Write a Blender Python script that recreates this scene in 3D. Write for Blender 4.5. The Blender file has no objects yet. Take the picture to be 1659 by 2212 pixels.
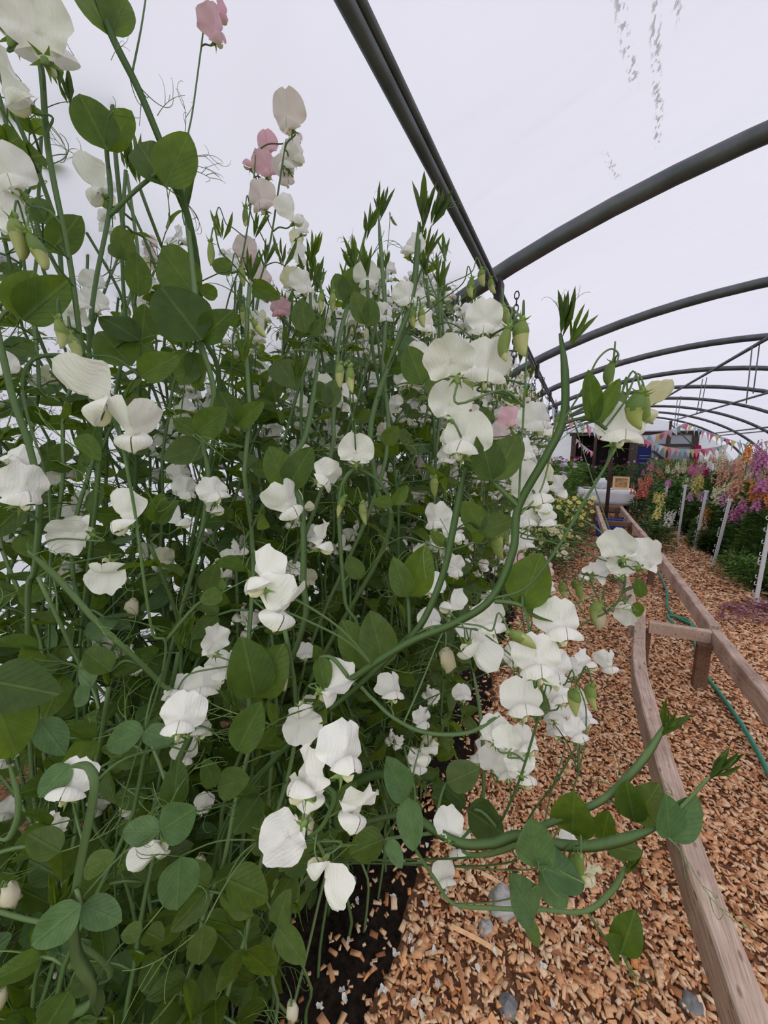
import bpy, math, random
import numpy as np
from mathutils import Vector, Matrix, noise

PI = math.pi
scene = bpy.context.scene
COL = scene.collection
rng = random.Random(7)

# ------------------------------------------------------------------ camera, sky, exposure
IW, IH, FPX = 1659.0, 2212.0, 850.0
PITCH, YAW = math.radians(9.09), math.radians(25.77)
EYE = Vector((0.0, 0.0, 1.5))
cd = bpy.data.cameras.new('camera')
cam = bpy.data.objects.new('camera', cd)
COL.objects.link(cam)
cam.location = EYE
cam.rotation_euler = (PI / 2 - PITCH, 0, YAW)
cd.sensor_fit = 'VERTICAL'
cd.sensor_height = 36.0
cd.lens = 36.0 * FPX / IH
cd.clip_start = 0.02
scene.camera = cam

world = bpy.data.worlds.new('overcast')
scene.world = world
world.use_nodes = True
wn = world.node_tree
wn.nodes['Background'].inputs['Color'].default_value = (1.0, 0.985, 0.94, 1)
# plain overcast: brightest overhead, about half as bright at the horizon
wtc = wn.nodes.new('ShaderNodeTexCoord')
wsep = wn.nodes.new('ShaderNodeSeparateXYZ')
wn.links.new(wtc.outputs['Generated'], wsep.inputs[0])
wmr = wn.nodes.new('ShaderNodeMapRange')
wn.links.new(wsep.outputs['Z'], wmr.inputs['Value'])
wmr.inputs['From Min'].default_value = 0.0
wmr.inputs['From Max'].default_value = 1.0
wmr.inputs['To Min'].default_value = 1.00
wmr.inputs['To Max'].default_value = 2.02
wn.links.new(wmr.outputs['Result'], wn.nodes['Background'].inputs['Strength'])

scene.view_settings.view_transform = 'Standard'
scene.view_settings.look = 'None'
scene.view_settings.gamma = 1.0
scene.view_settings.exposure = 0.12
scene.view_settings.use_curve_mapping = False
scene.cycles.max_bounces = 8
scene.cycles.diffuse_bounces = 5
scene.cycles.glossy_bounces = 2
scene.cycles.transmission_bounces = 4
scene.cycles.caustics_reflective = False
scene.cycles.caustics_refractive = False

# ------------------------------------------------------------------ photograph geometry helpers
CF = Vector((-math.sin(YAW) * math.cos(PITCH), math.cos(YAW) * math.cos(PITCH), -math.sin(PITCH)))
CR = Vector((math.cos(YAW), math.sin(YAW), 0))
CU = CR.cross(CF)


def ray(u, v):
    return CF + CR * ((u - IW / 2) / FPX) + CU * ((IH / 2 - v) / FPX)


def P(u, v, d):
    """World point seen at pixel (u, v), d metres deep along the lens axis."""
    return EYE + ray(u, v) * d


def on_z(u, v, z=0.0):
    r = ray(u, v)
    return EYE + r * ((z - EYE.z) / r.z)


def on_y(u, v, y):
    r = ray(u, v)
    return EYE + r * (y / r.y)


def proj(p):
    q = p - EYE
    w = q.dot(CF)
    if w < 0.02:
        return None
    return (IW / 2 + FPX * q.dot(CR) / w, IH / 2 - FPX * q.dot(CU) / w, w)


# ------------------------------------------------------------------ object helpers
WM = {}


def mk_mesh(name, V, F, mats=(), smooth=True, mi=None):
    me = bpy.data.meshes.new(name)
    me.from_pydata([tuple(v) for v in V], [], F)
    for m in mats:
        me.materials.append(m)
    if smooth:
        me.polygons.foreach_set('use_smooth', [True] * len(me.polygons))
    if mi is not None:
        me.polygons.foreach_set('material_index', mi)
    me.update()
    return me


def link(name, data, parent=None, M=None, label=None, cat=None, group=None, kind=None):
    o = bpy.data.objects.new(name, data)
    COL.objects.link(o)
    M = M if M is not None else Matrix.Identity(4)
    if parent is not None:
        o.parent = parent
        o.matrix_basis = WM[parent].inverted() @ M
    else:
        o.matrix_basis = M
    WM[o] = M
    if label:
        o['label'] = label
    if cat:
        o['category'] = cat
    if group:
        o['group'] = group
    if kind:
        o['kind'] = kind
    return o


def empty(name, loc, label, cat, group=None):
    o = link(name, None, None, Matrix.Translation(Vector(loc)), label, cat, group)
    o.empty_display_size = 0.05
    return o


def basis(origin, x, y, z, s=1.0):
    m = Matrix.Identity(4)
    for i, a in enumerate((x, y, z)):
        for j in range(3):
            m[j][i] = a[j] * s
    for j in range(3):
        m[j][3] = origin[j]
    return m


def frame_yz(origin, y, z, s=1.0):
    """Local +Y along y, +Z as near z as possible."""
    y = y.normalized()
    x = y.cross(z)
    if x.length < 1e-5:
        x = y.orthogonal()
    x.normalize()
    return basis(origin, x, y, x.cross(y), s)


def catmull(pts, n=4):
    pts = [Vector(p) for p in pts]
    if len(pts) < 3:
        out = []
        for i in range(n * 2 + 1):
            out.append(pts[0].lerp(pts[-1], i / (n * 2)))
        return out
    out = []
    L = len(pts)
    for i in range(L - 1):
        p0, p1, p2, p3 = pts[max(i - 1, 0)], pts[i], pts[i + 1], pts[min(i + 2, L - 1)]
        for k in range(n):
            t = k / n
            t2, t3 = t * t, t * t * t
            out.append(0.5 * ((2 * p1) + (p2 - p0) * t + (2 * p0 - 5 * p1 + 4 * p2 - p3) * t2 + (3 * p1 - p0 - 3 * p2 + p3) * t3))
    out.append(pts[-1])
    return out


ROUND5 = [(math.cos(2 * PI * k / 5), math.sin(2 * PI * k / 5)) for k in range(5)]
ROUND8 = [(math.cos(2 * PI * k / 8), math.sin(2 * PI * k / 8)) for k in range(8)]
ROUND12 = [(math.cos(2 * PI * k / 12), math.sin(2 * PI * k / 12)) for k in range(12)]
# two thin wings either side of a ridged stem
WINGED = [(1.75, 0.0), (0.75, 0.30), (0.55, 0.62), (0, 0.78), (-0.55, 0.62), (-0.75, 0.30), (-1.75, 0), (-0.75, -0.30), (-0.55, -0.62), (0, -0.78), (0.55, -0.62), (0.75, -0.30)]


def tube(path, radius, prof=ROUND5, V=None, F=None, ref=None, cap=True):
    V = [] if V is None else V
    F = [] if F is None else F
    n = len(path)
    m = len(prof)
    b0 = len(V)
    t0 = (path[1] - path[0]).normalized()
    nrm = (ref - t0 * ref.dot(t0)) if ref is not None else t0.orthogonal()
    nrm = nrm.normalized() if nrm.length > 1e-6 else t0.orthogonal().normalized()
    for i in range(n):
        a, b = path[max(i - 1, 0)], path[min(i + 1, n - 1)]
        t = (b - a)
        t = t.normalized() if t.length > 1e-9 else t0
        nrm = nrm - t * nrm.dot(t)
        nrm = nrm.normalized() if nrm.length > 1e-6 else t.orthogonal().normalized()
        bn = t.cross(nrm)
        r = radius(i / (n - 1)) if callable(radius) else radius
        for (px, py) in prof:
            V.append(path[i] + nrm * (px * r) + bn * (py * r))
    for i in range(n - 1):
        for k in range(m):
            k2 = (k + 1) % m
            F.append((b0 + i * m + k, b0 + i * m + k2, b0 + (i + 1) * m + k2, b0 + (i + 1) * m + k))
    if cap:
        F.append(tuple(b0 + k for k in range(m - 1, -1, -1)))
        F.append(tuple(b0 + (n - 1) * m + k for k in range(m)))
    return V, F


def box(V, F, c, sx, sy, sz, M=None):
    b = len(V)
    for dz in (-1, 1):
        for dy in (-1, 1):
            for dx in (-1, 1):
                p = Vector((dx * sx / 2, dy * sy / 2, dz * sz / 2))
                if M is not None:
                    p = M @ p
                V.append(Vector(c) + p)
    for f in ((0, 2, 3, 1), (4, 5, 7, 6), (0, 1, 5, 4), (2, 6, 7, 3), (0, 4, 6, 2), (1, 3, 7, 5)):
        F.append(tuple(b + i for i in f))


def bevel(o, w, seg=2):
    md = o.modifiers.new('bevel', 'BEVEL')
    md.width = w
    md.segments = seg
    md.limit_method = 'ANGLE'
    return o


# ------------------------------------------------------------------ materials
def mat(name):
    m = bpy.data.materials.new(name)
    m.use_nodes = True
    nt = m.node_tree
    nt.nodes.clear()
    out = nt.nodes.new('ShaderNodeOutputMaterial')
    return m, nt, out


def node(nt, t, **kw):
    n = nt.nodes.new(t)
    for k, v in kw.items():
        if k.startswith('i_'):
            n.inputs[k[2:].replace('_', ' ')].default_value = v
        else:
            setattr(n, k, v)
    return n


def ramp(nt, fac, stops, interp='LINEAR'):
    r = nt.nodes.new('ShaderNodeValToRGB')
    r.color_ramp.interpolation = interp
    el = r.color_ramp.elements
    while len(el) < len(stops):
        el.new(0.5)
    for e, (p, c) in zip(el, stops):
        e.position = p
        e.color = (c[0], c[1], c[2], 1)
    nt.links.new(fac, r.inputs['Fac'])
    return r.outputs['Color']


def principled(nt, out, color, rough=0.6, spec=0.3, bump=None, bstr=0.3, bdist=0.01, metal=0.0):
    b = nt.nodes.new('ShaderNodeBsdfPrincipled')
    if isinstance(color, tuple):
        b.inputs['Base Color'].default_value = (*color, 1)
    else:
        nt.links.new(color, b.inputs['Base Color'])
    b.inputs['Roughness'].default_value = rough
    b.inputs['Specular IOR Level'].default_value = spec
    b.inputs['Metallic'].default_value = metal
    if bump is not None:
        bn = nt.nodes.new('ShaderNodeBump')
        bn.inputs['Strength'].default_value = bstr
        bn.inputs['Distance'].default_value = bdist
        nt.links.new(bump, bn.inputs['Height'])
        nt.links.new(bn.outputs['Normal'], b.inputs['Normal'])
    if out is not None:
        nt.links.new(b.outputs['BSDF'], out.inputs['Surface'])
    return b


def noise_tex(nt, scale, detail=4, coord='Object', rough=0.55, vec=None, stretch=None):
    tc = nt.nodes.new('ShaderNodeTexCoord')
    src = tc.outputs[coord] if vec is None else vec
    if stretch:
        mp = nt.nodes.new('ShaderNodeMapping')
        mp.inputs['Scale'].default_value = stretch
        nt.links.new(src, mp.inputs['Vector'])
        src = mp.outputs['Vector']
    n = nt.nodes.new('ShaderNodeTexNoise')
    n.inputs['Scale'].default_value = scale
    n.inputs['Detail'].default_value = detail
    n.inputs['Roughness'].default_value = rough
    nt.links.new(src, n.inputs['Vector'])
    return n.outputs['Fac']


def thin_plant(name, stops, trans, tfac, rough=0.5, spec=0.3, island=False, vein=False, wrinkle=None):
    """Thin living tissue: reflects its colour and lets some light through."""
    m, nt, out = mat(name)
    if island:
        g = nt.nodes.new('ShaderNodeNewGeometry')
        fac = g.outputs['Random Per Island']
    else:
        g = nt.nodes.new('ShaderNodeObjectInfo')
        fac = g.outputs['Random']
    col = ramp(nt, fac, stops)
    bump = None
    if vein:
        tc = nt.nodes.new('ShaderNodeTexCoord')
        sep = nt.nodes.new('ShaderNodeSeparateXYZ')
        nt.links.new(tc.outputs['Object'], sep.inputs[0])
        ab = node(nt, 'ShaderNodeMath', operation='ABSOLUTE')
        nt.links.new(sep.outputs['X'], ab.inputs[0])
        # pale midrib
        mr = ramp(nt, ab.outputs[0], [(0.0, (1, 1, 1)), (0.012, (1, 1, 1)), (0.03, (0, 0, 0))])
        # side veins run forward from the midrib
        v = node(nt, 'ShaderNodeMath', operation='MULTIPLY_ADD')
        nt.links.new(ab.outputs[0], v.inputs[0])
        v.inputs[1].default_value = -1.3
        nt.links.new(sep.outputs['Y'], v.inputs[2])
        s = node(nt, 'ShaderNodeMath', operation='MULTIPLY')
        nt.links.new(v.outputs[0], s.inputs[0])
        s.inputs[1].default_value = 46.0
        sn = node(nt, 'ShaderNodeMath', operation='SINE')
        nt.links.new(s.outputs[0], sn.inputs[0])
        sv = ramp(nt, sn.outputs[0], [(0.0, (0, 0, 0)), (0.8, (0, 0, 0)), (1.0, (0.35, 0.35, 0.35))])
        mx = node(nt, 'ShaderNodeMix', data_type='RGBA', blend_type='MIX')
        ad = node(nt, 'ShaderNodeMath', operation='MAXIMUM')
        nt.links.new(mr, ad.inputs[0])
        nt.links.new(sv, ad.inputs[1])
        ml = node(nt, 'ShaderNodeMath', operation='MULTIPLY')
        nt.links.new(ad.outputs[0], ml.inputs[0])
        ml.inputs[1].default_value = 0.45
        nt.links.new(ml.outputs[0], mx.inputs['Factor'])
        nt.links.new(col, mx.inputs['A'])
        mx.inputs['B'].default_value = (0.14, 0.22, 0.07, 1)
        nz = noise_tex(nt, 3.5, 3)
        mx2 = node(nt, 'ShaderNodeMix', data_type='RGBA', blend_type='MULTIPLY')
        mx2.inputs['Factor'].default_value = 1.0
        nt.links.new(mx.outputs['Result'], mx2.inputs['A'])
        sh = ramp(nt, nz, [(0.3, (0.78, 0.78, 0.78)), (0.7, (1.2, 1.2, 1.15))])
        nt.links.new(sh, mx2.inputs['B'])
        col = mx2.outputs['Result']
        bump = ad.outputs[0]
    if wrinkle:
        bump = noise_tex(nt, wrinkle[0], 3, stretch=wrinkle[1])
    b = principled(nt, None, col, rough, spec, bump, 0.35 if vein else 0.25, 0.02)
    t = nt.nodes.new('ShaderNodeBsdfTranslucent')
    mc = node(nt, 'ShaderNodeMix', data_type='RGBA', blend_type='MULTIPLY')
    mc.inputs['Factor'].default_value = 1.0
    nt.links.new(col, mc.inputs['A'])
    mc.inputs['B'].default_value = (*trans, 1)
    nt.links.new(mc.outputs['Result'], t.inputs['Color'])
    mix = nt.nodes.new('ShaderNodeMixShader')
    mix.inputs['Fac'].default_value = tfac
    nt.links.new(b.outputs['BSDF'], mix.inputs[1])
    nt.links.new(t.outputs['BSDF'], mix.inputs[2])
    nt.links.new(mix.outputs['Shader'], out.inputs['Surface'])
    return m


M_LEAF = thin_plant('pea_leaf', [(0, (0.050, 0.100, 0.018)), (0.35, (0.078, 0.142, 0.024)), (0.7, (0.108, 0.185, 0.030)), (1, (0.090, 0.148, 0.050))], (2.3, 2.0, 0.5), 0.44, 0.45, 0.35, vein=True)
M_LEAFG = thin_plant('pea_leaf_glaucous', [(0, (0.085, 0.165, 0.062)), (1, (0.12, 0.21, 0.085))], (1.3, 1.4, 0.7), 0.22, 0.5, 0.3, vein=True)
M_STEM = thin_plant('pea_stem', [(0, (0.085, 0.155, 0.050)), (0.6, (0.13, 0.215, 0.080)), (1, (0.185, 0.28, 0.125))], (1.2, 1.3, 0.6), 0.15, 0.5, 0.3, wrinkle=(40, (1, 1, 0.15)))
M_TEND = thin_plant('pea_tendril', [(0, (0.17, 0.28, 0.08)), (1, (0.24, 0.36, 0.13))], (1.2, 1.3, 0.5), 0.2)
M_WHITE = thin_plant('petal_white', [(0, (0.945, 0.93, 0.895)), (1, (0.98, 0.97, 0.945))], (1, 1, 0.97), 0.24, 0.6, 0.2, wrinkle=(4, (5, 1, 1)))
M_CREAM = thin_plant('petal_cream', [(0, (0.84, 0.83, 0.60)), (1, (0.88, 0.86, 0.70))], (1, 1, 0.8), 0.33, 0.6, 0.2, wrinkle=(5, (6, 1, 1)))
M_BLUSH = thin_plant('petal_blush', [(0, (0.88, 0.77, 0.77)), (1, (0.90, 0.84, 0.80))], (1, 0.9, 0.9), 0.33, 0.6, 0.2, wrinkle=(5, (6, 1, 1)))
M_PINK = thin_plant('petal_pink', [(0, (0.86, 0.50, 0.60)), (1, (0.88, 0.64, 0.69))], (1, 0.8, 0.85), 0.3, 0.6, 0.2, wrinkle=(5, (6, 1, 1)))
M_CALYX = thin_plant('calyx_green', [(0, (0.19, 0.30, 0.07)), (1, (0.28, 0.40, 0.12))], (1.2, 1.2, 0.5), 0.2)
M_BUD = thin_plant('bud_yellow_green', [(0, (0.46, 0.50, 0.16)), (0.5, (0.66, 0.66, 0.34)), (1, (0.34, 0.41, 0.12))], (1.1, 1.1, 0.5), 0.3)
M_BUDG = thin_plant('bud_green', [(0, (0.17, 0.26, 0.07)), (1, (0.30, 0.37, 0.11))], (1.1, 1.1, 0.5), 0.2)
M_WILT = thin_plant('petal_wilted', [(0, (0.66, 0.60, 0.42)), (1, (0.78, 0.74, 0.60))], (1, 0.95, 0.8), 0.25)


def flat_mat(name, color, rough=0.6, spec=0.3, metal=0.0, nscale=None, c2=None, stretch=None, bstr=0.2, bdist=0.005, coord='Object'):
    m, nt, out = mat(name)
    if nscale:
        f = noise_tex(nt, nscale, 5, coord=coord, stretch=stretch)
        col = ramp(nt, f, [(0.3, color), (0.7, c2 or color)])
        principled(nt, out, col, rough, spec, f, bstr, bdist, metal)
    else:
        principled(nt, out, color, rough, spec, metal=metal)
    return m


M_STEEL = flat_mat('galvanised_steel', (0.085, 0.095, 0.10), 0.42, 0.5, 0.55, 9, (0.15, 0.16, 0.165), (1, 1, 1), 0.1)
M_RUST = flat_mat('rusty_dark_steel', (0.055, 0.035, 0.03), 0.7, 0.3, 0.2, 14, (0.11, 0.06, 0.045))
M_CHAIN = flat_mat('dark_chain', (0.05, 0.045, 0.045), 0.6, 0.4, 0.6)
M_CORD = flat_mat('grey_cord', (0.20, 0.20, 0.21), 0.8)
M_HOSE = flat_mat('green_hose', (0.02, 0.23, 0.15), 0.35, 0.5, 0, 30, (0.03, 0.27, 0.18))
M_CLOTH = flat_mat('white_cloth', (0.78, 0.78, 0.80), 0.9, 0.1, 0, 12, (0.84, 0.84, 0.86), None, 0.3, 0.02)
M_BLUE = flat_mat('blue_plastic', (0.03, 0.07, 0.42), 0.4, 0.45)
M_POST = flat_mat('white_plastic', (0.72, 0.73, 0.75), 0.45, 0.4, 0, 25, (0.80, 0.80, 0.82))
M_STONE = flat_mat('grey_stone', (0.16, 0.165, 0.175), 0.85, 0.2, 0, 22, (0.30, 0.30, 0.31), None, 0.6, 0.01)
M_STONEP = flat_mat('pale_rubble', (0.38, 0.36, 0.35), 0.9, 0.2, 0, 25, (0.60, 0.58, 0.57), None, 0.7, 0.01)
M_DARKWOOD = flat_mat('dark_timber', (0.06, 0.045, 0.038), 0.8, 0.2, 0, 6, (0.15, 0.11, 0.09), (8, 8, 1), 0.3)
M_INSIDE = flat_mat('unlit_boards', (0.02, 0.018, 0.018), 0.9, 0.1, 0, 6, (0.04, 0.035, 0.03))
M_SHEETM = flat_mat('grey_green_sheet', (0.25, 0.33, 0.335), 0.55, 0.3, 0, 2, (0.32, 0.40, 0.40))
M_NAVY = flat_mat('navy_board', (0.012, 0.022, 0.15), 0.5, 0.3)
M_ROOFTIN = flat_mat('pale_tin_roof', (0.5, 0.5, 0.52), 0.5, 0.4, 0.3, 8, (0.6, 0.6, 0.62))
M_FRAME = flat_mat('pine_frame', (0.72, 0.46, 0.24), 0.6, 0.3, 0, 6, (0.80, 0.56, 0.32), (1, 1, 10))
M_RED = flat_mat('crimson_cloth', (0.45, 0.01, 0.07), 0.85)
M_DIRTYLEAF = thin_plant('bed_leaf', [(0, (0.04, 0.10, 0.025)), (0.5, (0.07, 0.15, 0.035)), (1, (0.11, 0.20, 0.05))], (1.4, 1.5, 0.6), 0.2, 0.5, 0.3, island=True)
M_BRIGHTLEAF = thin_plant('bed_leaf_light', [(0, (0.07, 0.16, 0.03)), (1, (0.16, 0.27, 0.06))], (1.4, 1.5, 0.6), 0.2, 0.5, 0.3, island=True)
M_FEATHER = thin_plant('feathery_leaf', [(0, (0.13, 0.20, 0.045)), (1, (0.22, 0.29, 0.08))], (1.3, 1.4, 0.6), 0.2, 0.6, 0.2, island=True)
M_PURPLELEAF = thin_plant('purple_leaf', [(0, (0.18, 0.07, 0.09)), (1, (0.50, 0.25, 0.31))], (1.1, 0.9, 0.8), 0.2, 0.5, 0.3, island=True)


def wood_mat(name, a, b, c):
    m, nt, out = mat(name)
    tc = nt.nodes.new('ShaderNodeTexCoord')
    g = noise_tex(nt, 6, 6, stretch=(26, 0.9, 26), vec=tc.outputs['Object'], rough=0.65)
    big = noise_tex(nt, 5, 3, vec=tc.outputs['Object'])
    col = ramp(nt, g, [(0.25, a), (0.5, b), (0.78, c)])
    mx = node(nt, 'ShaderNodeMix', data_type='RGBA', blend_type='MULTIPLY')
    mx.inputs['Factor'].default_value = 1.0
    nt.links.new(col, mx.inputs['A'])
    nt.links.new(ramp(nt, big, [(0.3, (0.68, 0.62, 0.58)), (0.65, (1.12, 1.1, 1.08))]), mx.inputs['B'])
    # dark pits and nail scars
    vo = nt.nodes.new('ShaderNodeTexVoronoi')
    vo.inputs['Scale'].default_value = 34
    mp = nt.nodes.new('ShaderNodeMapping')
    mp.inputs['Scale'].default_value = (1, 0.35, 1)
    nt.links.new(tc.outputs['Object'], mp.inputs['Vector'])
    nt.links.new(mp.outputs['Vector'], vo.inputs['Vector'])
    pit = ramp(nt, vo.outputs['Distance'], [(0.0, (0.25, 0.2, 0.18)), (0.12, (0.4, 0.36, 0.33)), (0.2, (1, 1, 1))])
    mx2 = node(nt, 'ShaderNodeMix', data_type='RGBA', blend_type='MULTIPLY')
    mx2.inputs['Factor'].default_value = 0.75
    nt.links.new(mx.outputs['Result'], mx2.inputs['A'])
    nt.links.new(pit, mx2.inputs['B'])
    principled(nt, out, mx2.outputs['Result'], 0.85, 0.15, g, 0.5, 0.006)
    return m


M_WOOD = wood_mat('weathered_timber', (0.28, 0.19, 0.15), (0.56, 0.42, 0.35), (0.77, 0.64, 0.55))
M_WOODR = wood_mat('brown_timber', (0.11, 0.06, 0.04), (0.22, 0.13, 0.09), (0.34, 0.22, 0.16))


def cover_mat():
    m, nt, out = mat('polythene_cover')
    tc = nt.nodes.new('ShaderNodeTexCoord')
    sep = nt.nodes.new('ShaderNodeSeparateXYZ')
    nt.links.new(tc.outputs['Object'], sep.inputs[0])
    soft = noise_tex(nt, 0.5, 2, vec=tc.outputs['Object'])
    col = ramp(nt, soft, [(0.3, (0.650, 0.650, 0.790)), (0.7, (0.685, 0.688, 0.815))])
    def math_(op, x, y=None, z=None):
        n = node(nt, 'ShaderNodeMath', operation=op)
        for i, w in enumerate((x, y, z)):
            if w is None:
                continue
            if isinstance(w, (int, float)):
                n.inputs[i].default_value = w
            else:
                nt.links.new(w, n.inputs[i])
        return n.outputs[0]

    def band(val, a, b, c, d):
        return ramp(nt, math_('MULTIPLY_ADD', val, 0.1, 0.5), [(0.5 + 0.1 * a, (0, 0, 0)), (0.5 + 0.1 * b, (1, 1, 1)), (0.5 + 0.1 * c, (1, 1, 1)), (0.5 + 0.1 * d, (0, 0, 0))])
    X, Y, Z = sep.outputs['X'], sep.outputs['Y'], sep.outputs['Z']
    # two mildew streaks left where water ran down the sheet above the path
    wob = math_('MULTIPLY', math_('SUBTRACT', noise_tex(nt, 7, 3, vec=tc.outputs['Object']), 0.5), 0.05)
    grain = ramp(nt, noise_tex(nt, 46, 4, vec=tc.outputs['Object'], stretch=(2.4, 0.7, 1)), [(0.52, (0, 0, 0)), (0.58, (1, 1, 1))])
    tot = None
    for (c0, k0, ya, yb) in ((-0.205, 0.18, 0.9, 1.62), (-0.105, 0.155, 1.0, 2.05), (-0.062, 0.155, 0.9, 1.45), (-0.48, 0.27, 1.85, 2.1)):
        off = math_('ABSOLUTE', math_('ADD', math_('SUBTRACT', X, math_('MULTIPLY_ADD', Y, k0, c0)), wob))
        line = ramp(nt, off, [(0.0, (1, 1, 1)), (0.008, (0.8, 0.8, 0.8)), (0.016, (0, 0, 0))])
        m_ = math_('MULTIPLY', math_('MULTIPLY', line, band(Y, ya, ya + 0.05, yb - 0.05, yb)), grain)
        tot = m_ if tot is None else math_('MAXIMUM', tot, m_)
    # green-black algae specks scattered on the side wall beside the near bay
    dens = math_('MULTIPLY', band(Z, 0.7, 1.5, 1.75, 2.12), band(Y, -1.5, -0.5, 0.9, 1.9))
    thr = math_('MULTIPLY_ADD', dens, -0.20, 0.74)
    sp2 = math_('ADD', math_('MULTIPLY', noise_tex(nt, 70, 3, vec=tc.outputs['Object'], rough=0.7), 0.8), math_('MULTIPLY', noise_tex(nt, 6, 3, vec=tc.outputs['Object']), 0.2))
    spk = ramp(nt, math_('SUBTRACT', sp2, thr), [(0.0, (0, 0, 0)), (0.035, (1, 1, 1))])
    leftside = ramp(nt, X, [(0.0, (1, 1, 1)), (0.01, (0, 0, 0))])
    mxx = node(nt, 'ShaderNodeMath', operation='MAXIMUM')
    nt.links.new(tot, mxx.inputs[0])
    nt.links.new(math_('MULTIPLY', spk, leftside), mxx.inputs[1])
    k = node(nt, 'ShaderNodeMath', operation='MULTIPLY')
    nt.links.new(mxx.outputs[0], k.inputs[0])
    k.inputs[1].default_value = 0.6
    mx = node(nt, 'ShaderNodeMix', data_type='RGBA', blend_type='MIX')
    nt.links.new(k.outputs[0], mx.inputs['Factor'])
    nt.links.new(col, mx.inputs['A'])
    mx.inputs['B'].default_value = (0.10, 0.105, 0.08, 1)
    fold = noise_tex(nt, 1.1, 2, vec=tc.outputs['Object'], stretch=(1.0, 3.0, 1.6))
    bn = node(nt, 'ShaderNodeBump')
    bn.inputs['Strength'].default_value = 0.45
    bn.inputs['Distance'].default_value = 0.12
    nt.links.new(fold, bn.inputs['Height'])
    t = nt.nodes.new('ShaderNodeBsdfTranslucent')
    d = nt.nodes.new('ShaderNodeBsdfDiffuse')
    nt.links.new(mx.outputs['Result'], t.inputs['Color'])
    nt.links.new(mx.outputs['Result'], d.inputs['Color'])
    nt.links.new(bn.outputs['Normal'], t.inputs['Normal'])
    nt.links.new(bn.outputs['Normal'], d.inputs['Normal'])
    s = nt.nodes.new('ShaderNodeMixShader')
    s.inputs['Fac'].default_value = 0.38
    nt.links.new(t.outputs['BSDF'], s.inputs[1])
    nt.links.new(d.outputs['BSDF'], s.inputs[2])
    nt.links.new(s.outputs['Shader'], out.inputs['Surface'])
    return m


M_COVER = cover_mat()


def ground_mat():
    m, nt, out = mat('mulch_bed')
    a = noise_tex(nt, 60, 6, rough=0.7)
    b = noise_tex(nt, 4, 3)
    col = ramp(nt, a, [(0.32, (0.10, 0.045, 0.025)), (0.5, (0.24, 0.12, 0.07)), (0.68, (0.44, 0.25, 0.15))])  # base tone darkened to paint in the shadow between chips
    mx = node(nt, 'ShaderNodeMix', data_type='RGBA', blend_type='MULTIPLY')
    mx.inputs['Factor'].default_value = 1.0
    nt.links.new(col, mx.inputs['A'])
    nt.links.new(ramp(nt, b, [(0.3, (0.75, 0.72, 0.7)), (0.7, (1.1, 1.1, 1.1))]), mx.inputs['B'])
    principled(nt, out, mx.outputs['Result'], 0.9, 0.1, a, 0.6, 0.01)
    return m


def chip_mat():
    m, nt, out = mat('wood_chip')
    g = nt.nodes.new('ShaderNodeNewGeometry')
    oi = nt.nodes.new('ShaderNodeObjectInfo')
    ad = node(nt, 'ShaderNodeMath', operation='ADD')
    nt.links.new(g.outputs['Random Per Island'], ad.inputs[0])
    nt.links.new(oi.outputs['Random'], ad.inputs[1])
    fr = node(nt, 'ShaderNodeMath', operation='FRACT')
    nt.links.new(ad.outputs[0], fr.inputs[0])
    col = ramp(nt, fr.outputs[0], [(0.0, (0.30, 0.12, 0.06)), (0.12, (0.62, 0.29, 0.145)), (0.33, (0.83, 0.46, 0.25)), (0.6, (0.92, 0.60, 0.37)), (0.86, (0.95, 0.74, 0.53)), (1.0, (0.82, 0.34, 0.12))])
    n = noise_tex(nt, 50, 3, stretch=(1, 1, 1))
    mx = node(nt, 'ShaderNodeMix', data_type='RGBA', blend_type='MULTIPLY')
    mx.inputs['Factor'].default_value = 1.0
    nt.links.new(col, mx.inputs['A'])
    nt.links.new(ramp(nt, n, [(0.3, (0.8, 0.78, 0.75)), (0.7, (1.1, 1.1, 1.1))]), mx.inputs['B'])
    principled(nt, out, mx.outputs['Result'], 0.85, 0.15, n, 0.3, 0.003)
    return m


M_GROUND = ground_mat()
M_CHIP = chip_mat()
M_SOIL = flat_mat('damp_soil', (0.009, 0.007, 0.006), 0.95, 0.12, 0, 45, (0.036, 0.025, 0.019), None, 0.9, 0.02)

# ------------------------------------------------------------------ the tunnel: floor, cover, end walls
TX, TA, TB = 1.85, 4.15, 2.84      # centre line, half width, crown height
SP = 2.1                           # hoop spacing
Y0, Y1 = -0.75, 20.6      # unseen near end left open so sky light brightens front faces


def gz(x, y):
    return 0.018 * noise.noise(Vector((x * 1.3, y * 1.3, 0))) + 0.008 * noise.noise(Vector((x * 6, y * 6, 3)))


def soil_edge(y):
    return -0.37 + 0.10 * noise.noise(Vector((0.3, y * 1.7, 5))) + 0.03 * noise.noise(Vector((1.3, y * 8, 5)))


V, F = [], []
xs = [-2.3, -1.8, -1.4] + [-1.2 + 0.05 * i for i in range(64)] + [2.1, 2.6, 3.2, 4, 5, 6.0]
ys = [Y0, -0.5] + [-0.3 + 0.05 * i for i in range(90)] + [4.3 + 0.35 * i for i in range(20)] + [11.5, 13, 15, 17, 19, Y1]
for y in ys:
    for x in xs:
        V.append((x, y, gz(x, y)))
nx = len(xs)
F = [(j * nx + i, j * nx + i + 1, (j + 1) * nx + i + 1, (j + 1) * nx + i) for j in range(len(ys) - 1) for i in range(nx - 1)]
floor = link('floor', mk_mesh('floor', V, F, [M_GROUND]), kind='structure')
V = [(-60, -60, -0.06), (60, -60, -0.06), (60, 60, -0.06), (-60, 60, -0.06)]
link('ground', mk_mesh('ground', V, [(0, 1, 2, 3)], [flat_mat('meadow', (0.10, 0.15, 0.05), 0.9, 0.1, 0, 3, (0.15, 0.19, 0.08))], False), kind='structure')

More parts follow.
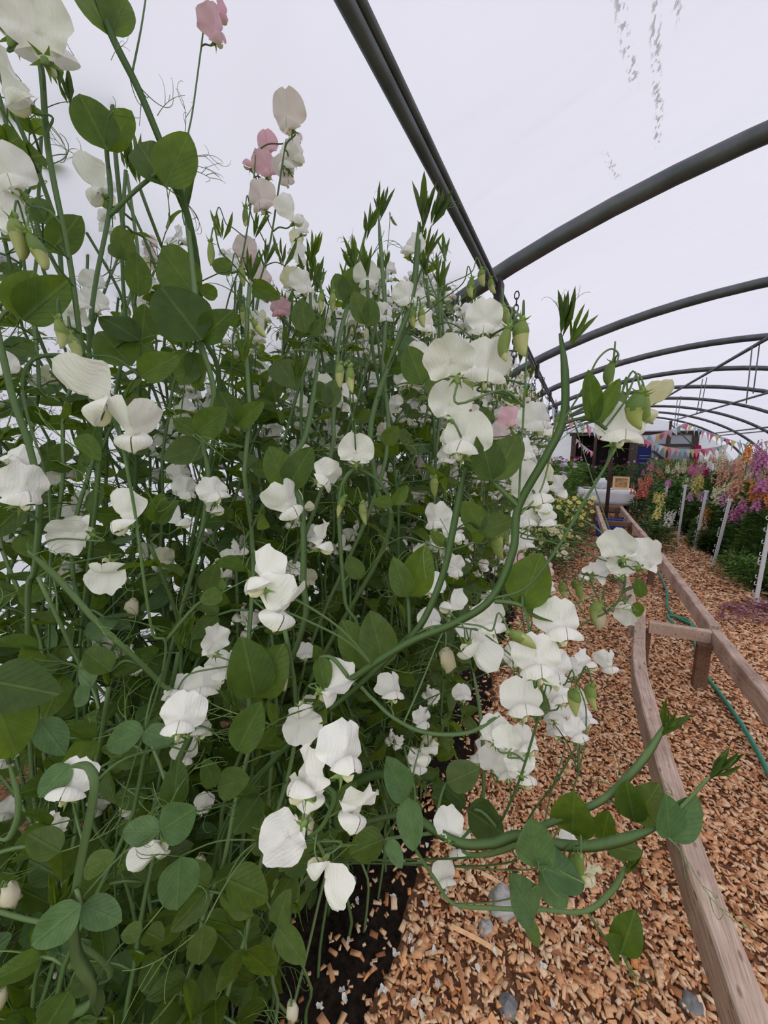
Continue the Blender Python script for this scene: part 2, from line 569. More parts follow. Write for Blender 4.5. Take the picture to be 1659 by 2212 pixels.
# soil beds: a low crumbly mound under the sweet peas and another under the flower beds
def soil_bed(x0, x1, y0, y1, edge_left, edge_right, h, n, stepx, stepy):
    V, F = [], []
    nxx = int((x1 - x0) / stepx)
    nyy = int((y1 - y0) / stepy)
    for j in range(nyy + 1):
        y = y0 + (y1 - y0) * j / nyy
        for i in range(nxx + 1):
            x = x0 + (x1 - x0) * i / nxx
            e = 1.0
            if edge_right:
                e = min(e, (soil_edge(y) - x) / 0.12)
            if edge_left:
                e = min(e, (x - (1.78 + 0.12 * noise.noise(Vector((3, y * 1.4, 1))))) / 0.15)
            e = max(-0.6, min(1, e))
            z = gz(x, y) + h * e - 0.012 + 0.016 * noise.noise(Vector((x * 9, y * 9, 2))) * max(e, 0) + 0.011 * noise.noise(Vector((x * 28, y * 28, 7))) * max(e, 0)
            V.append((x, y, z))
    F = [(j * (nxx + 1) + i, j * (nxx + 1) + i + 1, (j + 1) * (nxx + 1) + i + 1, (j + 1) * (nxx + 1) + i) for j in range(nyy) for i in range(nxx)]
    return link('soil_bed', mk_mesh('soil_bed', V, F, [M_SOIL]), kind='structure')


soil_bed(-1.6, -0.2, -0.4, 5.2, False, True, 0.035, 1, 0.016, 0.03)
soil_bed(1.5, 5.6, 1.5, 18.5, True, False, 0.035, 1, 0.08, 0.10)


def arch(th, inset=0.0):
    return Vector((TX + (TA - inset) * math.cos(th), 0, (TB - inset) * math.sin(th)))


def cover_patch(name, th0, th1, n_th):
    V, F = [], []
    nyy = 230
    for j in range(nyy + 1):
        y = Y0 + (Y1 - Y0) * j / nyy
        ph = (y / SP) % 1.0
        sag = 0.035 * math.sin(PI * ph) ** 2
        for i in range(n_th + 1):
            th = th0 + (th1 - th0) * i / n_th
            w = 0.020 * noise.noise(Vector((th * 9 + y * 1.8, y * 1.6 - th * 2.2, 1))) + 0.010 * noise.noise(Vector((th * 4 + y * 5.5, y * 1.0 - th * 9, 4)))
            p = arch(th, sag - 0.045 + w * (0.3 + 0.7 * math.sin(PI * ph)))
            V.append((p.x, y, max(p.z, -0.02)))
    m = n_th + 1
    F = [(j * m + i, j * m + i + 1, (j + 1) * m + i + 1, (j + 1) * m + i) for j in range(nyy) for i in range(n_th)]
    return link(name, mk_mesh(name, V, F, [M_COVER]), kind='structure')


cover_patch('wall_right', 0.0, 0.55, 16)
cover_patch('ceiling', 0.55, PI - 0.55, 60)
cover_patch('wall_left', PI - 0.55, PI, 16)
# far end wall
V = [(TX, Y1, 0)]
for i in range(41):
    p = arch(PI * i / 40, -0.04)
    V.append((p.x, Y1, p.z))
link('wall_far', mk_mesh('wall_far', V, [(0, i, i + 1) for i in range(1, 41)], [M_COVER], False), kind='structure')

# hoops
ORD = ['', 'nearest', 'second nearest', 'third nearest', 'fourth nearest', 'fifth nearest', 'sixth nearest', 'seventh nearest', 'eighth nearest', 'farthest']
for n in range(1, 10):
    path = [arch(PI * i / 56, 0.045) + Vector((0, n * SP, 0)) for i in range(57)]
    V, F = tube(path, 0.038, ROUND12)
    o = link('steel_hoop', mk_mesh('steel_hoop', [v - Vector((TX, n * SP, 0)) for v in V], F, [M_STEEL]), None, Matrix.Translation((TX, n * SP, 0)),
             ORD[n] + ' arched grey steel hoop under the white cover', 'hoop', 'steel hoops of the tunnel')


def pipe(pts, r, label, name='purlin_pipe', prof=ROUND12):
    path = [Vector(p) for p in pts]
    c = path[0].copy()
    V, F = tube([p - c for p in path], r, prof)
    return link(name, mk_mesh(name, V, F, [M_STEEL]), None, Matrix.Translation(c), label, 'pipe')


PLX, PLZ = -0.412, 2.262
pipe([(PLX, y, PLZ) for y in (Y0, 4, 10, 14, 19)], 0.0155, 'thicker of the two grey pipes running along above the sweet peas')
pipe([(PLX + 0.013, y, PLZ + 0.023) for y in (Y0, 4, 10, 14, 19)], 0.0105, 'thinner grey pipe lying close above the thicker left purlin')
pipe([(TX, y, 1.5 + 0.6 * SP - 0.03) for y in (4, 10, 14, 19)], 0.022, 'grey ridge pipe along the crown of the tunnel')
pipe([(TX + 0.64 * SP, y, 1.5 + 0.525 * SP - 0.05) for y in (4, 10, 14, 19)], 0.022, 'grey purlin pipe between the ridge and the right side')
pipe([(TX + 1.27 * SP, y, 1.5 + 0.30 * SP - 0.06) for y in (4, 10, 14, 19)], 0.022, 'upper of the two low purlin pipes on the right')
pipe([(TX + 1.33 * SP, y, 1.5 + 0.25 * SP - 0.04) for y in (4, 10, 14, 19)], 0.018, 'lower of the two low purlin pipes on the right')
# posts and the far cross braces
def post(x, y, z1, r, label):
    V, F = tube([Vector((0, 0, -0.1)), Vector((0, 0, z1 * 0.5)), Vector((0, 0, z1))], r, ROUND8)
    return link('support_post', mk_mesh('support_post', V, F, [M_RUST]), None, Matrix.Translation((x, y, 0)), label, 'post')


post(0.60, 8.55, 2.58, 0.032, 'thin rusty post standing in front of the white table')
q = on_y(1286, 960, 15.5)
post(q.x, 15.5, 2.45, 0.045, 'dark upright post before the open shed doorway')
post(TX + 0.64 * SP, 18.7, 2.55, 0.045, 'dark post under the far bunting in front of the shed window')
pipe([(TX + 0.64 * SP, 18.75, 2.45), (TX + 0.9 * SP, 18.75, 1.9), (TX + 1.05 * SP, 18.75, 1.55)][::-1], 0.02, 'slanting brace pipe beside the far post')
b0, b1 = on_y(1470, 925, 17), on_y(1400, 955, 19)
# clamps where the purlins cross the hoops
for n in (1, 2, 3, 4):
    for x, z in ((PLX + 0.02, PLZ - 0.02),):
        V, F = [], []
        box(V, F, (0, 0, 0), 0.035, 0.10, 0.13)
        o = link('pipe_clamp', mk_mesh('pipe_clamp', V, F, [M_CHAIN], False), None, Matrix.Translation((x, n * SP, z)),
                 'dark clamp tying the left purlins to the ' + ORD[n] + ' hoop', 'clamp', 'clamps on the left purlins')
        bevel(o, 0.008)

# chains hanging from the left purlins
V, F = [], []
ring = []
for k in range(13):
    a = 2 * PI * k / 12
    ring.append(Vector((0.011 * math.cos(a), 0, 0.019 * math.sin(a))))
tube(ring, 0.0032, ROUND5, V, F, cap=False)
ME_LINK = mk_mesh('chain_link', V, F, [M_CHAIN])


def chain(x, y, z, n, label):
    r = empty('hanging_chain', (x, y, z), label, 'chain', 'chains on the left purlins')
    for k in range(n):
        link('chain_link', ME_LINK, r, Matrix.Translation((x, y, z - 0.02 - 0.031 * k)) @ Matrix.Rotation(PI / 2 * (k % 2) + 0.2 * k, 4, 'Z'))


chain(PLX - 0.02, 2.13, PLZ - 0.08, 8, 'short dark chain hanging at the nearest hoop')
chain(PLX + 0.09, 2.20, PLZ + 0.02, 11, 'thick dark chain draped below the nearest purlin clamp')
chain(PLX - 0.05, 2.6, PLZ - 0.1, 10, 'dark chain behind the large white blooms')
chain(PLX - 0.0, 4.25, PLZ - 0.06, 14, 'longer dark chain hanging at the second hoop')
chain(PLX + 0.07, 4.32, PLZ - 0.06, 11, 'dark chain just right of the longer one')
chain(PLX + 0.02, 6.2, PLZ - 0.06, 13, 'distant dark chain hanging at the third hoop')
chain(PLX + 0.10, 6.35, PLZ - 0.06, 10, 'dark chain right of the distant third hoop chain')

# thin hanging cords in pairs below the ridge
for i, (u0, v0, u1, v1, y) in enumerate([(1625, 748, 1612, 872, 6.3), (1641, 742, 1627, 850, 6.3), (1527, 815, 1512, 893, 8.4), (1518, 818, 1505, 893, 8.4),
                                         (1471, 855, 1462, 920, 10.5), (1464, 858, 1456, 925, 10.5), (1598, 950, 1612, 1000, 12.6)]):
    a, b = on_y(u0, v0, y), on_y(u1, v1, y)
    V, F = tube([Vector((0, 0, 0)), Vector(((b - a).x * 0.5, 0, (b - a).z * 0.5)), b - a], 0.007, ROUND5)
    link('hanging_string', mk_mesh('hanging_string', V, F, [M_CORD]), None, Matrix.Translation(a),
         ['thin cord hanging in front of the third hoop, left of its pair', 'thin cord hanging in front of the third hoop, right of its pair',
          'thin cord below the ridge pipe, right of its pair at the fourth hoop', 'thin cord below the ridge pipe, left of its pair at the fourth hoop',
          'thin cord above the cream sweet pea, right of its pair', 'thin cord above the cream sweet pea, left of its pair', 'single thin cord low at the far right'][i], 'string', 'strings hanging from the pipes')

# ------------------------------------------------------------------ bunting
BCOL = {}
for nm, c in {'pink': (0.84, 0.36, 0.46), 'pale_pink': (0.86, 0.60, 0.65), 'aqua': (0.45, 0.72, 0.73), 'yellow': (0.86, 0.74, 0.36), 'white': (0.84, 0.84, 0.88), 'rose': (0.78, 0.24, 0.36)}.items():
    BCOL[nm] = thin_plant('bunting_' + nm, [(0, c), (1, c)], (1, 1, 1), 0.35, 0.85, 0.1)
BMESH = {}


def pennant_mesh(c):
    if c not in BMESH:
        V = [(-0.5, 0, 0), (0.5, 0, 0), (-0.25, 0.06, -0.55), (0.25, -0.05, -0.55), (0.0, 0.03, -1.1)]
        V2 = [(x, y + 0.015, z) for x, y, z in V]
        F = [(0, 1, 3, 2), (2, 3, 4), (6, 5, 7, 8), (8, 7, 9), (0, 2, 7, 5), (2, 4, 9, 7), (4, 3, 8, 9), (3, 1, 6, 8), (1, 0, 5, 6)]
        BMESH[c] = mk_mesh('pennant', V, F[:2], [BCOL[c]], False) if False else mk_mesh('pennant', V + V2, F, [BCOL[c]], False)
    return BMESH[c]


def bunting(a, b, sag, n, size, label, cols, hang=None):
    r = empty('bunting', a, label, 'bunting')
    pts = []
    for i in range(25):
        t = i / 24
        p = a.lerp(b, t)
        p = p + Vector((0, 0, -sag * 4 * t * (1 - t)))
        pts.append(p)
    V, F = tube(pts, 0.006, ROUND5)
    link('cord', mk_mesh('cord', [v - a for v in V], F, [BCOL['white']]), r, Matrix.Translation(a))
    for i in range(n):
        t = (i + 0.5) / n
        k = t * 24
        i0 = min(int(k), 23)
        p = pts[i0].lerp(pts[i0 + 1], k - i0)
        d = (pts[i0 + 1] - pts[i0]).normalized()
        z = Vector((0, 0, 1))
        if hang:
            z = hang
        x = d
        y = z.cross(x)
        y = y.normalized() if y.length > 0.05 else Vector((1, 0, 0))
        zz = x.cross(y)
        M = basis(p, x, y, zz, size) @ Matrix.Rotation(rng.uniform(-0.3, 0.3), 4, 'X')
        link('pennant', pennant_mesh(cols[i % len(cols)]), r, M)


C1 = ['white', 'aqua', 'yellow', 'pink', 'pale_pink', 'white', 'aqua', 'yellow', 'rose', 'pale_pink']
bunting(on_y(1190, 878, 7), on_y(1330, 940, 13), 0.06, 20, 0.20, 'pastel bunting slanting from the left purlin toward the shed', C1)
bunting(on_y(1478, 914, 16), on_y(1330, 926, 15), 0.30, 17, 0.22, 'pastel bunting across the top of the shed window', ['pale_pink', 'aqua', 'white', 'pale_pink', 'pale_pink', 'rose', 'yellow', 'white', 'aqua', 'white'])
bunting(on_y(1392, 948, 15), on_y(1572, 960, 13), 0.22, 18, 0.21, 'lower pastel bunting crossing the middle of the shed window', ['rose', 'pink', 'pale_pink', 'aqua', 'white', 'yellow', 'pink', 'pale_pink', 'pale_pink', 'aqua', 'white', 'yellow', 'pink'])
bunting(on_y(1480, 914, 16), on_y(1618, 962, 12.5), 0.03, 13, 0.26, 'bunting sloping down from the far post to the right', ['pink', 'yellow', 'white', 'aqua', 'pale_pink', 'pale_pink', 'rose', 'yellow', 'white'])
bunting(on_y(1618, 962, 12.5), on_y(1720, 930, 9.5), 0.03, 8, 0.26, 'bunting rising to the right edge above the snapdragons', ['yellow', 'pink', 'aqua', 'pale_pink', 'rose', 'white'])
bunting(on_y(1246, 948, 17.5), on_y(1284, 978, 16.5), 0.05, 9, 0.20, 'short pink and white bunting across the dark shed doorway', ['pale_pink', 'pink', 'white', 'rose', 'aqua'])
bunting(on_y(1116, 770, 4.6), on_y(1128, 905, 4.7), 0.0, 5, 0.16, 'bunting tail hanging beside the left purlin chains', ['white', 'yellow', 'aqua', 'pink', 'pale_pink'], Vector((-0.8, 0, 0.4)))
bunting(on_y(1186, 872, 6.4), on_y(1128, 905, 4.7), 0.15, 6, 0.15, 'bunting end looped below the third hoop behind pink sweet pea', ['aqua', 'pink', 'pale_pink', 'yellow'])

# ------------------------------------------------------------------ shed at the far end
SY = 19.3
shed = empty('garden_shed', (2.0, SY + 0.5, 0), 'dark wooden shed with open doorway and window at the far end', 'shed')


def sbox(name, x0, x1, y0, y1, z0, z1, m, lab=None, parent=shed):
    V, F = [], []
    c = Vector(((x0 + x1) / 2, (y0 + y1) / 2, (z0 + z1) / 2))
    box(V, F, (0, 0, 0), x1 - x0, y1 - y0, z1 - z0)
    return link(name, mk_mesh(name, V, F, [m], False), parent, Matrix.Translation(c), lab)


sbox('post', -0.22, -0.02, SY, SY + 0.15, 0, 2.10, M_DARKWOOD)
sbox('post', 1.98, 2.28, SY, SY + 0.15, 0, 2.06, M_DARKWOOD)
sbox('post', 4.05, 4.27, SY, SY + 0.15, 0, 2.14, M_DARKWOOD)
sbox('post', 3.22, 3.36, SY + 0.02, SY + 0.12, 1.68, 2.06, M_DARKWOOD)
sbox('roof_beam', -0.3, 4.3, SY - 0.02, SY + 0.16, 2.06, 2.18, M_DARKWOOD)
sbox('roof_sheet', -0.45, 4.5, SY - 0.15, SY + 1.25, 2.19, 2.23, M_ROOFTIN, 'pale tin roof edge')
sbox('window_sill', 2.28, 4.05, SY, SY + 0.14, 1.60, 1.70, M_DARKWOOD)
sbox('window_pane', 2.28, 3.22, SY + 0.05, SY + 0.07, 1.70, 2.06, flat_mat('hazy_glass', (0.50, 0.55, 0.58), 0.25, 0.5))
sbox('window_pane', 3.36, 4.05, SY + 0.05, SY + 0.07, 1.70, 2.06, bpy.data.materials['hazy_glass'])
sbox('wall_sheet', 2.75, 4.05, SY + 0.04, SY + 0.08, 0, 1.60, M_SHEETM, 'grey green wall sheet')
sbox('wall_batten', 2.80, 2.84, SY, SY + 0.04, 0.4, 1.58, M_ROOFTIN)
sbox('wall_batten', 3.00, 3.03, SY, SY + 0.04, 0.4, 1.58, M_ROOFTIN)
sbox('blue_board', 2.28, 2.75, SY + 0.02, SY + 0.08, 0, 1.60, M_NAVY, 'navy blue board')
for z in (0.92, 1.10, 1.22):
    sbox('board_slat', 2.36, 2.70, SY - 0.005, SY + 0.02, z, z + 0.02, M_SHEETM)
sbox('back_wall', -0.2, 4.2, SY + 1.1, SY + 1.14, 0, 2.1, M_INSIDE)
sbox('side_wall', -0.22, -0.16, SY + 0.15, SY + 1.1, 0, 2.1, M_INSIDE)
sbox('side_wall', 4.2, 4.26, SY + 0.15, SY + 1.1, 0, 2.1, M_INSIDE)
sbox('partition', 2.22, 2.27, SY + 0.15, SY + 1.1, 0, 2.06, M_INSIDE)
sbox('shelf_rail', -0.02, 0.55, SY + 0.25, SY + 0.30, 1.60, 1.63, M_DARKWOOD)
sbox('shelf_rail', 0.20, 0.23, SY + 0.2, SY + 0.25, 0.9, 2.0, M_DARKWOOD)
V, F = [], []
a, b = Vector((2.8, SY - 0.05, 1.42)), Vector((3.5, SY - 0.05, 0.85))
tube([a, a.lerp(b, 0.5), b], 0.04, ROUND8, V, F)
link('diagonal_brace', mk_mesh('diagonal_brace', [v - a for v in V], F, [M_RUST]), shed, Matrix.Translation(a))
# crimson streamer beside the shed
V, F = [], []
for i in range(8):
    z = 1.65 - i * 0.13
    w = 0.16 + 0.03 * math.sin(i * 1.7)
    dx = 0.02 * math.sin(i * 2.1)
    for sx in (-0.5, 0, 0.5):
        V.append((sx * w + dx, 0.05 * math.cos(sx * 3 + i), z))
F = [(i * 3 + k, i * 3 + k + 1, i * 3 + k + 4, i * 3 + k + 3) for i in range(7) for k in range(2)]
o = link('cloth_streamer', mk_mesh('cloth_streamer', V, F, [M_RED]), None, Matrix.Translation((4.18, SY - 0.35, 0)), 'crimson cloth strip hanging on the shed corner post', 'streamer')
md = o.modifiers.new('thick', 'SOLIDIFY')
md.thickness = 0.012
# thin rail that carries the streamer
V, F = tube([Vector((0, 0, 0)), Vector((0, 0.17, 0)), Vector((0, 0.34, 0))], 0.012, ROUND5)
link('hook_rail', mk_mesh('hook_rail', V, F, [M_RUST]), shed, Matrix.Translation((4.18, SY - 0.34, 1.66)))

# ------------------------------------------------------------------ table, cloth and the things on it
TYN, TYF, TXL, TXR, TZ = 9.25, 9.95, 0.10, 1.13, 0.665
tb = empty('trestle_table', (0.6, 9.6, 0), 'wooden table hidden under the white cloth', 'table')
sbox('tabletop', TXL + 0.02, TXR - 0.02, TYN + 0.02, TYF - 0.02, TZ - 0.035, TZ - 0.006, M_WOODR, None, tb)
for x in (TXL + 0.1, TXR - 0.1):
    for y in (TYN + 0.1, TYF - 0.1):
        sbox('leg', x - 0.025, x + 0.025, y - 0.025, y + 0.025, 0, TZ - 0.035, M_DARKWOOD, None, tb)
V, F = [], []
nx_, ny_ = 30, 18
for j in range(ny_ + 1):
    for i in range(nx_ + 1):
        s = -0.25 + 1.5 * i / nx_
        t = -0.42 + 1.84 * j / ny_
        x = TXL + (TXR - TXL) * min(max(s, 0), 1)
        y = TYN + (TYF - TYN) * min(max(t, 0), 1)
        z = TZ
        dx = max(-s, 0, s - 1) * (TXR - TXL) * (1.9 if s > 1 else 1.1)
        dy = max(-t, 0, t - 1) * (TYF - TYN)
        drop = max(dx, dy * (1.0 if t < 0 else 0.8))
        z -= drop
        if drop > 0:
            wav = 0.016 * math.sin(x * 19 + y * 23 + 1) * min(drop / 0.2, 1)
            if s < 0 or s > 1:
                x += math.copysign(0.012 + drop * 0.08, s - 0.5) + wav * 0.5
            if t < 0 or t > 1:
                y += math.copysign(0.012 + drop * 0.06, t - 0.5) + wav
        V.append((x, y, max(z, 0.04)))
F = [(j * (nx_ + 1) + i, j * (nx_ + 1) + i + 1, (j + 1) * (nx_ + 1) + i + 1, (j + 1) * (nx_ + 1) + i) for j in range(ny_) for i in range(nx_)]
o = link('tablecloth', mk_mesh('tablecloth', [Vector(v) - Vector((0.6, 9.6, TZ)) for v in V], F, [M_CLOTH]), None, Matrix.Translation((0.6, 9.6, TZ)), 'white tablecloth draped over the table by the timber rails', 'tablecloth')
md = o.modifiers.new('thick', 'SOLIDIFY')
md.thickness = 0.004
# picture frame
pf = empty('picture_frame', (0.88, 9.45, TZ + 0.01), 'small pine picture frame standing on the white tablecloth', 'frame')
fb = Matrix.Translation((0.88, 9.45, TZ + 0.01)) @ Matrix.Rotation(-0.12, 4, 'X') @ Matrix.Rotation(0.1, 4, 'Z')
def fpart(name, c, s, m, lab=None):
    V, F = [], []
    box(V, F, c, *s)
    return link(name, mk_mesh(name, V, F, [m], False), pf, fb, lab)
fpart('frame_rail', (0, 0, 0.02), (0.30, 0.03, 0.04), M_FRAME)
fpart('frame_rail', (0, 0, 0.245), (0.30, 0.03, 0.04), M_FRAME)
fpart('frame_stile', (-0.13, 0, 0.132), (0.04, 0.03, 0.185), M_FRAME)
fpart('frame_stile', (0.13, 0, 0.132), (0.04, 0.03, 0.185), M_FRAME)
fpart('picture', (0, 0.006, 0.132), (0.22, 0.008, 0.185), flat_mat('warm_print', (0.30, 0.14, 0.05), 0.7, 0.2, 0, 14, (0.62, 0.42, 0.22)), 'warm brown print')
# crumpled white bundle
V, F = [], []
for j in range(9):
    ph = -PI / 2 + PI * j / 8
    for i in range(14):
        a = 2 * PI * i / 14
        r = 0.13 * (1 + 0.35 * noise.noise(Vector((math.cos(a) * 2.2, math.sin(a) * 2.2, ph * 2))))
        V.append((1.1 * r * math.cos(ph) * math.cos(a), r * math.cos(ph) * math.sin(a), 0.11 + 0.9 * r * math.sin(ph)))
for j in range(8):
    for i in range(14):
        F.append((j * 14 + i, j * 14 + (i + 1) % 14, (j + 1) * 14 + (i + 1) % 14, (j + 1) * 14 + i))
link('crumpled_cloth', mk_mesh('crumpled_cloth', V, F, [M_CLOTH]), None, Matrix.Translation((0.52, 9.5, TZ + 0.0)), 'crumpled white cloth bundle on the table beside the rusty post', 'cloth')
for k, (x, y) in enumerate(((0.26, 9.45), (0.70, 9.4))):
    V, F = [], []
    for rr, z in ((0.0, 0.004), (0.06, 0.004), (0.075, 0.018), (0.07, 0.018), (0.055, 0.010), (0.0, 0.010)):
        for i in range(16):
            V.append((rr * math.cos(2 * PI * i / 16), rr * math.sin(2 * PI * i / 16), z))
    F = [(j * 16 + i, j * 16 + (i + 1) % 16, (j + 1) * 16 + (i + 1) % 16, (j + 1) * 16 + i) for j in range(5) for i in range(16)]
    link('dish', mk_mesh('dish', V, F, [M_RUST if k == 0 else M_CLOTH]), None, Matrix.Translation((x, y, TZ + 0.003)), ['dark shallow dish on the left end of the tablecloth', 'white shallow dish on the tablecloth beside the picture frame'][k], 'dish')

# ------------------------------------------------------------------ timber rails
bench = empty('timber_frame', (0.65, 5.0, 0), 'long low weathered timber frame of two rails on short posts', 'timber frame')


def rail(name, pts, w, h, m=M_WOOD, lab=None, parent=bench):
    """A board of section w x h whose top centre line follows pts."""
    path = catmull(pts, 4) if len(pts) > 2 else [Vector(pts[0]).lerp(Vector(pts[1]), i / 6) for i in range(7)]
    c = path[0].copy()
    V, F = [], []
    n = len(path)
    for i, p in enumerate(path):
        t = (path[min(i + 1, n - 1)] - path[max(i - 1, 0)])
        t.z = 0
        t.normalize()
        s = Vector((t.y, -t.x, 0))
        e = 0.0016 * math.sin(i * 2.3)
        b = 0.005
        for dx, dz in ((-w / 2, -h), (w / 2, -h), (w / 2, -b), (w / 2 - b, 0), (-w / 2 + b, 0), (-w / 2, -b)):
            V.append(p - c + s * (dx + e) + Vector((0, 0, dz + e)))
    for i in range(n - 1):
        for k in range(6):
            k2 = (k + 1) % 6
            F.append((i * 6 + k, i * 6 + k2, (i + 1) * 6 + k2, (i + 1) * 6 + k))
    F.append((5, 4, 3, 2, 1, 0))
    F.append(tuple((n - 1) * 6 + k for k in range(6)))
    return link(name, mk_mesh(name, V, F, [m], False), parent, Matrix.Translation(c), lab)


def ztop(u, v, z):
    p = on_z(u, v, z)
    return Vector((p.x, p.y, z))


RZ = 0.38
near = [ztop(u, v, RZ) for u, v in [(1375 + 9, 1312), (1381, 1420), (1397, 1500), (1440, 1650), (1503, 1850), (1640, 2212)]]
near.append(near[-1] + (near[-1] - near[-2]) * 2.2)
rail('rail', near, 0.062, 0.11, M_WOOD, 'bowed near left rail')
far = [ztop(u, v, RZ) for u, v in [(1383, 1345), (1352, 1252), (1316, 1167), (1290, 1093)]]
far[0] = Vector((far[0].x - 0.02, far[0].y, RZ))
rail('rail', far, 0.062, 0.11, M_WOOD)
rr = [ztop(u, v, RZ) for u, v in [(1640, 1473), (1547, 1360)]]
rr = [rr[0] + (rr[0] - rr[1]) * 2.6, rr[0], rr[1]]
rail('rail', rr, 0.058, 0.11, M_WOOD)
rr2 = [ztop(u, v, RZ) for u, v in [(1545, 1352), (1480, 1265), (1415, 1182), (1342, 1094)]]
rail('rail', rr2, 0.058, 0.11, M_WOOD)
# crosspieces and posts
def cross(y, x0, x1, m=M_WOOD, z=RZ - 0.005):
    rail('crosspiece', [Vector((x0, y, z)), Vector((x1, y, z))], 0.045, 0.075, m)


def bpost(x, y, z1, m=M_WOODR, w=0.06):
    V, F = [], []
    box(V, F, (0, 0, z1 / 2 - 0.03), w, w * 0.8, z1 + 0.06)
    o = link('post', mk_mesh('post', V, F, [m], False), bench, Matrix.Translation((x, y, 0)))
    bevel(o, 0.004)


cross(2.98, near[0].x + 0.02, rr[2].x - 0.03)
bpost(0.80, 2.93, RZ - 0.08, M_WOODR, 0.07)
bpost(0.50, 3.02, RZ - 0.08, M_WOODR, 0.07)
cross(5.05, 0.47, 0.86, M_WOODR)
bpost(0.845, 5.08, RZ - 0.05)
bpost(0.49, 5.0, RZ - 0.05)
cross(7.1, 0.46, 0.86, M_WOODR)
bpost(0.84, 7.12, RZ - 0.05)
bpost(0.47, 7.1, RZ - 0.05)
cross(8.85, 0.40, 0.87, M_WOODR)
bpost(0.80, 8.8, RZ - 0.05)
bpost(0.42, 8.8, RZ - 0.05)
bpost(near[5].x, near[5].y - 0.25, RZ - 0.08, M_WOODR, 0.07)
# a dark bench frame under the table front
bf = empty('wooden_bench', (0.5, 8.98, 0), 'low dark wooden bench in front of the white tablecloth', 'bench')
sbox('seat_board', 0.18, 0.86, 8.93, 9.08, 0.24, 0.27, M_DARKWOOD, None, bf)
for x in (0.22, 0.52, 0.82):
    sbox('leg', x - 0.02, x + 0.02, 8.98, 9.03, 0, 0.24, M_DARKWOOD, None, bf)

# ------------------------------------------------------------------ blue crate
cx, cy = 0.615, 7.75
crate = empty('blue_crate', (cx, cy, 0), 'blue plastic crate on the wood chips under the timber rails', 'crate')


def cpart(name, c, s, rot=0.0):
    V, F = [], []
    box(V, F, c, *s)
    o = link(name, mk_mesh(name, V, F, [M_BLUE], False), crate, Matrix.Translation((cx, cy, 0.02)) @ Matrix.Rotation(rot, 4, 'X'))
    bevel(o, 0.004, 1)


CW, CD_, CH = 0.42, 0.34, 0.25
cpart('base', (0, 0, 0.01), (CW - 0.03, CD_ - 0.03, 0.02))
for s in (-1, 1):
    cpart('rim', (0, s * CD_ / 2, CH), (CW + 0.03, 0.03, 0.03))
    cpart('rim', (s * CW / 2, 0, CH), (0.03, CD_, 0.03))
    cpart('side_panel', (0, s * (CD_ / 2 - 0.01), 0.07), (CW - 0.02, 0.012, 0.12))
    cpart('end_panel', (s * (CW / 2 - 0.01), 0, 0.115), (0.012, CD_ - 0.03, 0.22))
    for z in (0.155, 0.19, 0.222):
        cpart('side_slat', (0, s * (CD_ / 2 - 0.01), z), (CW - 0.02, 0.012, 0.018))
    for x in (-0.19, -0.10, 0, 0.10, 0.19):
        cpart('side_rib', (x, s * (CD_ / 2 - 0.008), 0.12), (0.014, 0.018, 0.22))

# ------------------------------------------------------------------ green hose
hp = [(1421, 1232), (1432, 1255), (1441, 1280), (1441, 1310), (1456, 1330), (1485, 1345), (1499, 1352), (1496, 1362), (1470, 1358), (1446, 1342), (1444, 1333), (1462, 1333), (1488, 1342), (1497, 1362), (1503, 1395), (1513, 1430), (1528, 1462), (1560, 1505), (1600, 1562), (1640, 1630), (1675, 1700), (1740, 1830)]
pts = [ztop(u, v, 0.03) for u, v in hp]
pts[9].z = pts[10].z = 0.045
path = catmull(pts, 5)
c = path[0].copy()
V, F = tube([p - c for p in path], 0.012, ROUND8)
link('garden_hose', mk_mesh('garden_hose', V, F, [M_HOSE]), None, Matrix.Translation(c), 'green garden hose looped on the wood chips under the rails', 'hose')

# ------------------------------------------------------------------ white slotted posts
def fence_post(u0, v0, h, lean, label):
    b = on_z(u0, v0, 0.0)
    r = empty('slotted_post', b, label, 'post', 'white slotted posts')
    M = Matrix.Translation(b) @ Matrix.Rotation(lean, 4, 'Y') @ Matrix.Rotation(0.25, 4, 'Z')
    V, F = [], []
    box(V, F, (0, 0, h / 2 - 0.05), 0.034, 0.012, h + 0.1)
    box(V, F, (0.0, 0.010, h / 2 - 0.05), 0.010, 0.016, h + 0.1)
    link('shaft', mk_mesh('shaft', V, F, [M_POST], False), r, M)
    V, F = [], []
    box(V, F, (0, 0, h + 0.012), 0.045, 0.024, 0.025)
    link('cap', mk_mesh('cap', V, F, [M_POST], False), r, M)
    for k, fz in enumerate((0.12, 0.22, 0.30, 0.46, 0.50, 0.56, 0.70, 0.84, 0.97)):
        V, F = tube([Vector((-0.015, 0, 0)), Vector((-0.032, 0, 0)), Vector((-0.042, 0, 0.006)), Vector((-0.042, 0, 0.026)), Vector((-0.034, 0, 0.034))], 0.0045, ROUND5)
        link('wire_clip', mk_mesh('wire_clip', V, F, [M_POST]), r, M @ Matrix.Translation((0, 0, fz * h)))


fence_post(1632, 1304, 0.865, 0.02, 'white slotted post nearest the right edge of the path')
fence_post(1540, 1224, 0.865, 0.09, 'white slotted post leaning right, second along the bed edge')
fence_post(1500, 1188, 0.88, 0.06, 'white slotted post third along, beside orange snapdragons')
fence_post(1464, 1166, 0.90, 0.02, 'white slotted post fourth along, among pale yellow snapdragons')
fence_post(1427, 1146, 0.90, 0.03, 'white slotted post fifth along, beside the dark leafy plants')

